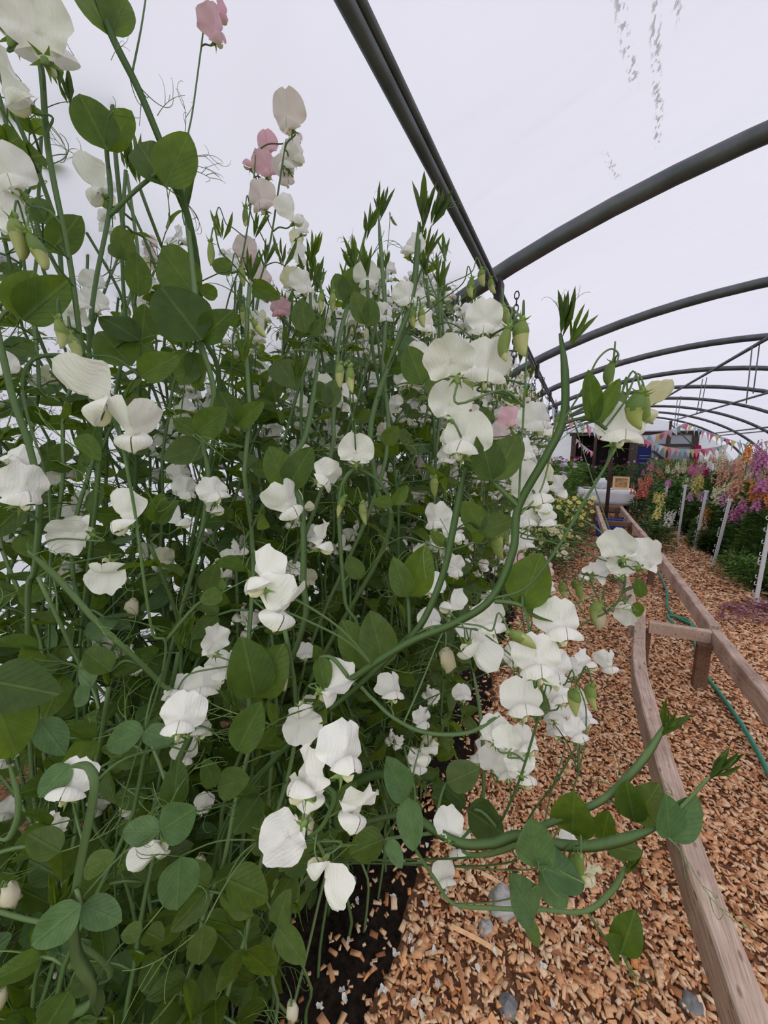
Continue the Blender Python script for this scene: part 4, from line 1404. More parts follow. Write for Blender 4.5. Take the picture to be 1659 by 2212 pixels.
def standard_mesh(seed, m, reflex, ruffle, cup=0.0):
    """Back petal: broad, notched, ruffled; reflex bends both halves back, cup folds them forward."""
    q = random.Random(seed)
    ph = q.uniform(0, 6)
    asym = q.uniform(-0.12, 0.12)
    NA, NR = 28, 6
    V, F = [Vector((0, 0, 0.36))], []
    for k in range(1, NR + 1):
        rho = k / NR
        for i in range(NA):
            th = 2 * PI * i / NA
            c, s = math.cos(th), math.sin(th)
            rx = 0.53 * (1 + asym * c * 0.4)
            rz = 0.57 if s > 0 else 0.40
            r = 1.0
            d = abs(((th - PI / 2 + PI) % (2 * PI)) - PI)
            r -= 0.15 * math.exp(-(d / 0.15) ** 2)
            dl = abs(((th + PI / 2 + PI) % (2 * PI)) - PI)
            r -= 0.18 * math.exp(-((dl - 0.55) / 0.30) ** 2)      # waist either side of the claw
            r += 0.03 * math.sin(5 * th + ph)
            x, z = rho * r * rx * c, 0.40 + rho * r * rz * s
            z = z if z > 0 else z * 0.3
            ax = abs(x) / 0.56
            y = -0.05 - reflex * (ax ** 1.6) * 0.42 + cup * (ax ** 1.3) * 0.45
            y += -reflex * 0.22 * max(0, (z - 0.45) / 0.5) ** 2 + 0.075 * math.exp(-(x / 0.07) ** 2) * (0.4 + z)
            y += ruffle * rho ** 3 * math.sin(6 * th + ph * 1.7) * 0.075
            y *= min(1, z / 0.25 + 0.25)
            V.append(Vector((x, y, z)))
    V[0].y = -0.05 + 0.03
    for i in range(NA):
        F.append((0, 1 + i, 1 + (i + 1) % NA))
    for k in range(NR - 1):
        for i in range(NA):
            a, b = 1 + k * NA + i, 1 + k * NA + (i + 1) % NA
            F.append((a, a + NA, b + NA, b))
    return mk_mesh('standard_petal', V, F, [m])


def wing_mesh(seed, m, spread=1.0):
    q = random.Random(seed)
    V, F = [], []
    NL, NB = 7, 5
    for side in (-1, 1):
        k = spread * q.uniform(0.85, 1.15)
        dr = q.uniform(-0.04, 0.06)
        b0 = len(V)
        for j in range(NL + 1):
            a = j / NL
            pr = math.sin(PI * (0.06 + 0.90 * a)) ** 0.7
            for i in range(NB + 1):
                b = i / NB
                x = side * (0.012 + 0.40 * k * pr * math.sin(1.35 * b))
                y = 0.03 + 0.40 * a - 0.06 * b * b - 0.10 * (1 - a) * b
                z = 0.17 + 0.24 * math.sin(PI * min(1, a * 0.95)) * (1 - 0.2 * b) - 0.24 * pr * b ** 1.8 - 0.06 * a + dr * b
                V.append(Vector((x, y, z)))
        for j in range(NL):
            for i in range(NB):
                a = b0 + j * (NB + 1) + i
                F.append((a, a + 1, a + NB + 2, a + NB + 1))
    return mk_mesh('wing_petals', V, F, [m])


def keel_mesh(m):
    V, F = [], []
    path = [Vector((0, 0.02, 0.04)), Vector((0, 0.14, 0.01)), Vector((0, 0.26, 0.0)), Vector((0, 0.36, 0.04)), Vector((0, 0.40, 0.10))]
    tube(path, lambda t: 0.055 * math.sin(PI * min(0.97, 0.15 + 0.8 * t)) + 0.008, [(0.6 * x, y) for x, y in ROUND8], V, F, Vector((1, 0, 0)))
    return mk_mesh('keel', V, F, [m])


def calyx_mesh(m):
    V, F = [], []
    path = [Vector((0, -0.13, -0.06)), Vector((0, -0.09, -0.04)), Vector((0, -0.03, 0)), Vector((0, 0.03, 0.04))]
    tube(path, lambda t: 0.028 + 0.05 * t ** 0.6, ROUND8, V, F, Vector((1, 0, 0)))
    ax = Vector((0, 0.85, 0.5)).normalized()
    e1 = Vector((1, 0, 0))
    e2 = ax.cross(e1)
    for k in range(5):
        a = PI / 2 + 2 * PI * k / 5
        d = e1 * math.cos(a) + e2 * math.sin(a)
        s = ax.cross(d)
        c = Vector((0, 0.0, 0.02))
        b = len(V)
        V += [c + d * 0.07 + s * 0.042, c + d * 0.07 - s * 0.042, c + d * 0.16 - ax * 0.02 + s * 0.022, c + d * 0.16 - ax * 0.02 - s * 0.022, c + d * 0.26 - ax * 0.09]
        F += [(b, b + 1, b + 3, b + 2), (b + 2, b + 3, b + 4)]
    return mk_mesh('calyx', V, F, [m])


def bud_mesh(seed, m, fat=1.0, green=0.42):
    """Nodding bud: green calyx over the upper part, folded petals showing below."""
    V, F = [], []
    q = random.Random(seed)
    n = 10
    bend = q.uniform(0.08, 0.16)
    path = [Vector((0, bend * math.sin(PI * i / n), 0.75 * i / n)) for i in range(n + 1)]
    prof = [(0.62 * math.cos(2 * PI * k / 10), math.sin(2 * PI * k / 10)) for k in range(10)]
    tube(path, lambda t: fat * (0.012 + 0.175 * math.sin(PI * min(0.985, 0.06 + 0.92 * t ** 0.8)) ** 0.9 * (1 + 0.12 * (t < green))), prof, V, F, Vector((1, 0, 0)))
    mi = [0 if (i // 10) / n >= green - (0.1 if i % 4 == 0 else 0) else 1 for i in range(len(F))]
    mi[-1], mi[-2] = 0, 1
    return mk_mesh('bud', V, F, [m, M_BUDG], True, mi)


def wilt_mesh(seed, m):
    V, F = [], []
    q = random.Random(seed)
    for j in range(7):
        ph = -PI / 2 + PI * j / 6
        for i in range(10):
            a = 2 * PI * i / 10
            n = Vector((math.cos(ph) * math.cos(a), math.cos(ph) * math.sin(a), math.sin(ph)))
            r = 0.32 * (1 + 0.6 * noise.noise(n * 2.3 + Vector((seed, 0, 0))))
            V.append(Vector((n.x * r * 0.8, n.y * r * 0.6, 0.30 + n.z * r * 1.2)))
    for j in range(6):
        for i in range(10):
            F.append((j * 10 + i, j * 10 + (i + 1) % 10, (j + 1) * 10 + (i + 1) % 10, (j + 1) * 10 + i))
    return mk_mesh('wilted_petals', V, F, [m])


# openness variants: 0 flat, 1 ruffled reflexed, 2 strongly reflexed tent, 3 half cupped
PET = {'w': M_WHITE, 'c': M_CREAM, 'b': M_BLUSH, 'p': M_PINK}
STD = {k: [standard_mesh(0, m, 0.15, 0.7), standard_mesh(1, m, 0.55, 1.2), standard_mesh(2, m, 1.25, 0.7), standard_mesh(3, m, 0.15, 1.2, 0.55), standard_mesh(4, m, 0.35, 1.5), standard_mesh(5, m, 0.8, 1.1)] for k, m in PET.items()}
WNG = {k: [wing_mesh(i, m, 0.8 + 0.15 * i) for i in range(4)] for k, m in PET.items()}
KEEL = keel_mesh(M_CREAM)
CALYX = calyx_mesh(M_CALYX)
BUDS = [bud_mesh(0, M_BUD), bud_mesh(1, M_BUD, 1.12, 0.34), bud_mesh(2, M_BUD, 0.85, 0.75), bud_mesh(3, M_BUDG, 0.7)]
WILT = [wilt_mesh(i, M_WILT) for i in range(3)]


def tendril_mesh(seed):
    q = random.Random(seed)
    V, F = [], []

    def curl(p, d, L, tight, n=14):
        pts = [p]
        side = d.orthogonal().normalized()
        side = (Matrix.Rotation(q.uniform(0, 6.28), 3, d) @ side).normalized()
        ax = d.cross(side)
        for i in range(n):
            t = i / n
            d = (Matrix.Rotation(tight * (0.05 + t ** 2.2) / n * 3.2, 3, ax) @ d).normalized()
            d = (d + ax * 0.04).normalized()
            pts.append(pts[-1] + d * L / n)
        return pts
    main = curl(Vector((0, 0, 0)), Vector((q.gauss(0, 0.1), 1, q.gauss(0, 0.1))).normalized(), 1.0, q.uniform(0.4, 2.2))
    tri = [(1, 0), (-0.5, 0.87), (-0.5, -0.87)]
    tube(main, lambda t: 0.011 * (1 - 0.5 * t), tri, V, F, cap=False)
    for k in (5, 7, 9):
        d = (main[k + 1] - main[k]).normalized()
        o = d.orthogonal().normalized()
        o = Matrix.Rotation(q.uniform(0, 6.28), 3, d) @ o
        tube(curl(main[k], (d + o * q.uniform(0.5, 0.9)).normalized(), q.uniform(0.4, 0.7), q.uniform(0.3, 2.6), 10), lambda t: 0.008 * (1 - 0.5 * t), tri, V, F, cap=False)
    return mk_mesh('tendril', V, F, [M_TEND])


TENDRILS = [tendril_mesh(i) for i in range(8)]


def shoot_mesh(seed):
    """Growing tip: folded pointed young leaves standing together."""
    q = random.Random(seed)
    V, F = [], []
    for k in range(7):
        a = k * 2.4
        L = q.uniform(0.45, 1.0) if k else 1.1
        p = Vector((0.02 * math.cos(a), 0.06 * k * 0.8, 0.02 * math.sin(a)))
        d = Vector((math.cos(a) * q.uniform(0.1, 0.45), 1, math.sin(a) * q.uniform(0.1, 0.45))).normalized()
        s = d.orthogonal().normalized()
        s = Matrix.Rotation(q.uniform(0, 6.28), 3, d) @ s
        n = d.cross(s)
        b = len(V)
        w = L * 0.10
        V += [p, p + d * L * 0.4 + s * w + n * w * 0.8, p + d * L * 0.4 - n * w * 0.2, p + d * L * 0.4 - s * w + n * w * 0.8, p + d * L * 0.75 + s * w * 0.6 + n * w * 0.6, p + d * L * 0.75 - n * w * 0.2, p + d * L * 0.75 - s * w * 0.6 + n * w * 0.6, p + d * L]
        F += [(b, b + 1, b + 2), (b, b + 2, b + 3), (b + 1, b + 4, b + 5, b + 2), (b + 2, b + 5, b + 6, b + 3), (b + 4, b + 7, b + 5), (b + 5, b + 7, b + 6)]
    return mk_mesh('shoot_tip', V, F, [M_LEAF])


SHOOTS = [shoot_mesh(i) for i in range(5)]

# ---- plants
UP = Vector((0, 0, 1))


class Plant:
    def __init__(self, base, label, group=None):
        self.root = empty('sweet_pea_plant', base, label, 'sweet pea', group)
        self.nodes = []          # world points along its stems
        self.n = 0

    def stem(self, pts, r, r_end=None, smooth=5, name='stem', prof=WINGED, ref=None, mat_=None, tip=False):
        path = catmull(pts, smooth)
        re = r if r_end is None else r_end
        V, F = tube([p - path[0] for p in path], lambda t: (r + (re - r) * t) * min(1.0, 0.35 + 8.0 * t if tip else 1.0), prof, ref=ref)
        link(name, mk_mesh(name, V, F, [mat_ or M_STEM]), self.root, Matrix.Translation(path[0]))
        self.nodes += [(p, self) for p in path[::2]]
        return path


def leaflet(parent, p, d, nrm, L, glauc=False, k=None):
    me = (LEAFLETS_G if glauc else LEAFLETS)
    me = me[rng.randrange(len(me)) if k is None else k % len(me)]
    M = frame_yz(p, d, nrm, L) @ Matrix.Diagonal((rng.uniform(0.9, 1.1), 1, 1, 1))
    return link('leaflet', me, parent, M)


def leaf(pl, at, d, nrm, L, pet=0.04, spread=0.75, tend=True, glauc=False, pairs=True):
    """A compound leaf: winged petiole, a pair of leaflets and a branched tendril."""
    d = d.normalized()
    mid = at + d * pet * 0.5 + Vector((0, 0, 0.004))
    e = at + d * pet
    V, F = tube([Vector((0, 0, 0)), mid - at, e - at], 0.0016, [(1.5, 0), (0, 0.6), (-1.5, 0), (0, -0.6)])
    lf = link('leaf', mk_mesh('leaf', V, F, [M_STEM]), pl.root, Matrix.Translation(at))
    nrm = (nrm - d * nrm.dot(d))
    nrm = nrm.normalized() if nrm.length > 0.05 else d.orthogonal().normalized()
    for sgn in (-1, 1):
        dd = Matrix.Rotation(sgn * spread * rng.uniform(0.8, 1.2), 3, nrm) @ d
        nn = Matrix.Rotation(-sgn * rng.uniform(0.0, 0.55), 3, dd) @ nrm
        leaflet(lf, e, dd, nn, L * rng.uniform(0.88, 1.1), glauc)
    if tend:
        link('tendril', TENDRILS[rng.randrange(8)], lf, frame_yz(e, d + Vector((rng.gauss(0, 0.3), rng.gauss(0, 0.3), rng.gauss(0.2, 0.3))), nrm, rng.uniform(0.08, 0.16)))
    return lf


def flower(pl, o, fwd, up, size, col='w', var=None, detail=True, label=None):
    """o: where the stalk meets the calyx.  fwd: the way the bloom faces."""
    M = frame_yz(o, fwd, up, size)
    # frame_yz keeps +Y exactly and +Z near up
    v = rng.choice((0, 1, 1, 4, 5)) if var is None else var
    f = link('flower', STD[col][v % 6], pl.root, M, label)
    link('wing_petals', WNG[col][rng.randrange(4)], f, M)
    link('calyx', CALYX, f, M)
    if detail:
        link('keel', KEEL, f, M)
    return f


def bud(pl, o, d, size, k=None, label=None):
    k = rng.randrange(4) if k is None else k
    M = frame_yz(o, Matrix.Rotation(1.2, 3, d.orthogonal()) @ d, d, size)
    z = d.normalized()
    x = z.orthogonal().normalized()
    M = basis(o, x, z.cross(x), z, size)
    b = link('bud', BUDS[k], pl.root, M, label)
    link('calyx', CALYX, b, frame_yz(o + z * 0.03 * size, (z + z.cross(x) * 0.0), x, size * 0.85))
    return b


# ---- blooms read off the photograph: u, v, px across, facing (deg right of camera), tilt, roll, colour, variant
BLOOMS = [
    (15, 15, 130, 150, 10, 20, 'w', 1), (92, 78, 130, 165, -25, 10, 'w', 1), (28, 185, 110, -70, 20, -30, 'w', 3),
    (468, 62, 62, 40, -10, 10, 'p', 1), (478, 22, 46, 70, 10, 30, 'p', 3), (452, 66, 36, -60, 0, 0, 'b', 3),
    (622, 248, 72, -20, -10, 0, 'b', 0), (640, 282, 48, 60, -20, 0, 'b', 2),
    (575, 312, 44, -10, 0, 0, 'p', 2), (540, 345, 44, -60, 0, 20, 'p', 5), (577, 360, 52, 20, 0, 0, 'p', 1), (618, 345, 52, -30, 0, 0, 'w', 5), (645, 330, 50, 50, 5, 20, 'w', 4), (620, 378, 48, 10, -30, 0, 'b', 2),
    (563, 430, 62, -20, 0, -10, 'b', 1), (640, 460, 56, 60, 10, 20, 'w', 2), (652, 490, 40, 50, 0, 0, 'w', 3), (640, 516, 34, 30, 0, 10, 'c', 3), (654, 556, 44, 40, 0, 20, 'w', 5),
    (528, 540, 50, -10, 0, 0, 'b', 1), (545, 568, 44, 10, 0, 0, 'p', 5), (566, 606, 50, 20, 0, 0, 'b', 4), (628, 605, 48, -10, 0, 0, 'c', 1), (658, 615, 52, 30, 0, 10, 'w', 1), (602, 668, 44, -20, 0, 0, 'p', 1), (620, 660, 36, 40, 0, 0, 'p', 5),
    (792, 600, 56, 0, -10, 0, 'w', 0), (788, 625, 50, 10, -20, 0, 'w', 1), (884, 530, 50, -40, 10, 0, 'w', 5), (880, 640, 54, 20, 0, 0, 'w', 1), (925, 700, 54, 40, 0, 10, 'w', 1), (905, 690, 46, -10, 0, 0, 'w', 4), (830, 680, 46, 20, 0, 0, 'w', 1), (700, 830, 40, 0, 0, 0, 'w', 0), (668, 790, 36, 10, 0, 0, 'w', 3),
    (18, 372, 95, -10, 0, 0, 'w', 1), (190, 405, 78, -60, 20, -60, 'w', 2), (40, 480, 90, 40, 0, 30, 'w', 1), (185, 190, 54, 0, 0, 0, 'w', 1), (218, 215, 44, 30, 0, 0, 'w', 1), (62, 512, 60, 60, 0, 20, 'w', 5),
    (160, 650, 60, 20, 0, 0, 'w', 1), (150, 690, 60, -20, 0, 0, 'w', 4), (200, 610, 46, 0, 0, 0, 'w', 1), (205, 655, 54, 20, 0, 0, 'w', 3), (5, 790, 60, 0, 0, 0, 'w', 1), (130, 300, 36, 0, 0, 0, 'w', 1),
    (182, 868, 128, -75, -10, -52, 'w', 2), (285, 935, 104, -15, -55, 5, 'w', 2), (55, 1058, 100, 25, -10, 8, 'w', 4), (35, 985, 60, -30, 10, 20, 'w', 5), (160, 1147, 84, 155, 0, -85, 'w', 4), (252, 1118, 86, -60, -20, -20, 'w', 2), (229, 1240, 78, 25, -10, 178, 'w', 3),
    (392, 1025, 48, 20, 0, 0, 'w', 1), (405, 1060, 54, 30, -10, 0, 'w', 4), (395, 1118, 54, 60, 0, 0, 'w', 5),
    (770, 975, 74, 176, 8, 0, 'w', 0), (708, 1032, 66, 30, 0, 60, 'w', 1), (628, 1090, 78, 20, -40, -25, 'w', 2), (705, 1166, 70, 75, 0, 20, 'w', 4), (553, 1243, 104, -55, 5, -25, 'w', 5), (600, 1276, 50, 60, 0, 0, 'w', 3), (612, 1320, 104, 35, -50, 15, 'w', 2),
    (456, 1390, 70, -140, 10, -25, 'w', 4), (486, 1446, 66, 20, -10, 10, 'w', 5), (436, 1482, 74, -10, 0, -10, 'w', 1), (380, 1490, 66, -30, 10, 0, 'w', 4), (392, 1552, 92, -10, -15, 0, 'w', 1), (436, 1572, 54, 30, 10, 0, 'w', 4),
    (726, 1488, 90, 140, 0, 72, 'w', 5), (650, 1556, 84, 15, -15, 176, 'w', 4), (752, 1628, 112, 35, -8, 6, 'w', 1), (652, 1680, 104, -60, -25, 12, 'w', 4), (660, 1715, 84, -40, -60, 0, 'w', 0), (775, 1755, 92, 50, -55, 10, 'w', 4), (622, 1812, 104, -160, 5, -125, 'w', 0), (692, 1902, 92, 80, -5, 168, 'w', 2),
    (1052, 792, 104, 10, -8, 5, 'w', 0), (978, 778, 104, 165, 10, -20, 'w', 1), (970, 874, 92, -165, -5, -8, 'w', 4), (1003, 948, 108, -20, -8, 10, 'w', 0), (1046, 694, 76, 0, -12, 0, 'w', 1), (1075, 705, 50, 60, -10, 0, 'w', 3),
    (1165, 908, 72, 30, 0, 0, 'w', 1), (1185, 925, 48, 60, 0, 0, 'w', 4), (1108, 905, 50, 20, 0, 0, 'p', 5), (1080, 935, 46, 0, 0, 0, 'b', 1), (1140, 975, 54, 40, 0, 0, 'w', 1),
    (940, 1122, 60, -20, -20, 0, 'w', 5), (988, 1150, 60, 40, -10, 0, 'w', 4), (1135, 1028, 64, 10, 0, 0, 'w', 4), (1160, 1062, 84, 30, -10, 0, 'w', 1), (1175, 1085, 60, 60, -10, 0, 'w', 5), (1215, 1056, 52, 120, 0, 20, 'w', 4), (1195, 1025, 44, 40, 0, 0, 'c', 2), (1182, 1120, 60, 60, 0, 0, 'w', 3), (1140, 1120, 60, 10, 0, 0, 'w', 1), (1130, 1170, 52, 20, 0, 0, 'w', 4),
    (1345, 925, 100, 20, 5, 12, 'w', 4), (1418, 880, 80, 95, -5, 55, 'c', 2), (1342, 1180, 74, 160, 5, -10, 'w', 1), (1335, 1225, 60, -150, 0, 0, 'w', 4), (1400, 1205, 72, 150, 0, 30, 'w', 1), (1268, 1238, 46, -110, 0, 20, 'w', 3), (1303, 1240, 56, 130, 0, 60, 'w', 1), (1350, 1322, 54, 40, 0, 175, 'w', 3),
    (1115, 1220, 48, 10, 0, 0, 'p', 4), (1130, 1205, 36, 40, 0, 0, 'p', 5), (1182, 1225, 44, 70, 0, 0, 'p', 3), (1185, 1265, 44, 70, 0, 0, 'w', 3),
    (985, 1228, 52, 30, -20, 0, 'w', 4), (930, 1266, 58, -10, 0, 0, 'w', 5), (968, 1300, 60, -60, 10, 0, 'w', 5), (930, 1340, 50, 10, 0, 0, 'w', 1),
    (1062, 1342, 72, 10, -30, -10, 'w', 1), (1012, 1362, 54, -160, 0, 0, 'w', 3), (1022, 1420, 76, 40, -10, 148, 'w', 2), (1050, 1403, 62, 10, -15, 0, 'w', 1), (1215, 1350, 98, 25, -10, 10, 'w', 1), (1165, 1430, 100, 10, -15, 5, 'w', 1), (1200, 1450, 84, 30, -20, 10, 'w', 4), (1130, 1515, 88, 15, -12, 5, 'w', 0), (1120, 1420, 60, 10, 0, 0, 'w', 4),
    (1272, 1428, 48, 60, 0, 0, 'w', 4), (1318, 1437, 44, 30, -40, 0, 'w', 2), (1240, 1445, 46, 20, 0, 0, 'w', 1),
    (1100, 1600, 58, 160, 0, 0, 'w', 1), (1065, 1580, 64, -160, 0, 0, 'w', 4), (1140, 1602, 62, 30, 0, 0, 'w', 1), (1072, 1645, 64, 165, 0, 0, 'w', 1), (1120, 1648, 62, -165, 0, 0, 'w', 4), (1137, 1672, 60, 40, -20, 0, 'w', 1), (1095, 1665, 52, 0, 0, 0, 'w', 1), (1030, 1630, 54, -60, 0, 0, 'w', 4),
    (1262, 1548, 56, 30, 0, 0, 'w', 1), (1250, 1582, 52, 40, -20, 0, 'w', 4), (1200, 1575, 46, -20, 0, 0, 'w', 4), (1210, 1500, 54, 20, -10, 0, 'w', 1), (1190, 1540, 50, -20, 0, 0, 'w', 5), (1255, 1510, 40, 50, 0, 0, 'c', 3),
    (916, 1556, 46, 40, -20, 0, 'w', 4), (922, 1628, 58, 60, -60, 0, 'w', 3), (906, 1652, 46, 20, -50, 0, 'w', 5), (965, 1783, 64, -160, 0, 0, 'w', 4), (990, 1830, 54, -20, -30, 0, 'w', 1), (962, 1893, 48, 10, -20, 0, 'w', 1), (1240, 1816, 50, 20, 0, 0, 'w', 4), (1272, 1890, 54, 30, -75, -10, 'c', 3),
    (150, 1695, 84, -20, -20, 0, 'w', 1), (332, 1850, 70, -40, 0, -150, 'w', 2), (15, 1752, 46, 0, -30, 0, 'w', 3), (8, 1640, 50, 10, -30, 0, 'w', 1), (400, 1632, 54, 10, -20, 0, 'w', 5), (440, 1740, 40, 0, -20, 0, 'w', 1), (210, 1745, 44, 10, -40, 0, 'w', 4), (130, 2095, 34, 0, -50, 0, 'w', 3), (335, 1030, 36, 0, 0, 0, 'w', 1), (665, 1250, 40, 20, -20, 0, 'c', 3), (660, 1410, 40, 10, 0, 0, 'w', 4), (850, 1490, 60, 30, -10, 0, 'w', 5), (1000, 1500, 40, 10, 0, 0, 'w', 1),
]
WILTED = [(287, 1310, 34), (433, 1865, 34), (15, 1930, 50), (281, 1658, 34), (962, 1422, 44), (655, 1780, 44), (630, 2180, 36), (1290, 1330, 40), (5, 2150, 40), (610, 1480, 24)]
# drooping buds: u, v (top of bud), length px, kind, lean right
BUDL = [(30, 470, 95, 1, 10), (60, 500, 90, 0, 25), (125, 685, 70, 0, 5), (150, 720, 65, 1, 20), (185, 120, 30, 3, 10), (735, 785, 55, 1, 0), (757, 790, 60, 0, 5), (745, 1072, 50, 0, -20), (783, 1085, 52, 0, 10), (1100, 705, 78, 2, -5), (1128, 690, 82, 1, 5), (1085, 660, 50, 1, 30), (1040, 580, 40, 1, 10), (1020, 600, 44, 0, 0), (1325, 780, 60, 2, 0), (1355, 850, 55, 2, -20), (1385, 845, 85, 0, 0), (1395, 850, 70, 2, 15), (530, 445, 45, 2, 0), (465, 470, 40, 0, 10), (455, 520, 55, 2, 0), (520, 575, 45, 0, 10), (545, 690, 50, 1, 40), (525, 660, 40, 1, 0), (695, 630, 44, 0, 0), (720, 630, 46, 0, 0), (1210, 895, 44, 1, 0), (1010, 760, 60, 2, 0), (1010, 810, 60, 1, 10), (895, 665, 44, 0, 0), (910, 665, 44, 1, 10), (960, 540, 26, 3, 10), (1085, 1140, 44, 0, 0), (1095, 1140, 40, 2, 10), (1070, 1160, 55, 1, 20), (1100, 1365, 70, 1, 60), (1245, 1490, 60, 1, 0), (1280, 1480, 60, 0, 10), (1255, 1850, 60, 2, 10), (1245, 1855, 55, 0, 0), (940, 1030, 46, 1, 0), (700, 590, 26, 3, -10), (1215, 1260, 40, 0, 20), (1240, 1255, 40, 0, 40), (1255, 1260, 44, 2, 10), (1300, 1300, 50, 0, -20), (845, 470, 22, 3, 40), (620, 1440, 40, 2, 0), (1060, 600, 36, 0, 20)]

NBL = []            # screen discs of the blooms read off the photograph, kept clear of random leaves
for b in BLOOMS:
    d = 0.047 * FPX / b[2]
    d = min(max(d, 0.36), 1.5)
    NBL.append((b[0], b[1], b[2] * 0.55, d))
NBL = [(u, v, r, d) for (u, v, r, d) in NBL]

SKY = [(-300, 60), (0, 90), (100, 240), (230, 330), (300, 420), (450, 500), (620, 600), (720, 620), (830, 560), (930, 520), (985, 620), (1040, 680), (1100, 740), (1170, 850), (1215, 960), (1240, 1040), (1250, 1500), (1600, 2000)]
RIGHT = [(0, 1010), (700, 1080), (900, 1210), (1100, 1190), (1250, 1160), (1400, 1180), (1600, 1060), (1700, 980), (1790, 860), (1850, 740), (1950, 640), (2212, 570), (2700, 480)]


def interp(tab, t):
    for (a, b), (c, d) in zip(tab, tab[1:]):
        if t <= c:
            return b + (d - b) * max(0, (t - a)) / (c - a)
    return tab[-1][1]


def allowed(p, rad=0.02, keep=True):
    """Within the hedge outline the photograph shows, and not growing in front of a bloom we can see."""
    q = proj(p)
    if q is None:
        return False
    u, v, d = q
    if u < -320 or v > 2600 or v < -260:
        return False
    if d < 0.50:
        return False
    if v < interp(SKY, u) + 10:
        return False
    if u > interp(RIGHT, v):
        return False
    if ((u - 165) / 100) ** 2 + ((v - 620) / 190) ** 2 < 1 and rng.random() < 0.85:      # a thin spot where the cover shows through
        return False
    if keep:
        rp = rad * FPX / d
        for (bu, bv, br, bd) in NBL:
            if d < bd + 0.03 and (u - bu) ** 2 + (v - bv) ** 2 < (br + rp * 0.75) ** 2:
                return False
    return True


# ---- the hero vines: label, half width (m), points (u, v, depth), root pull
def D(px_w, w=0.0095):
    return w * FPX / px_w


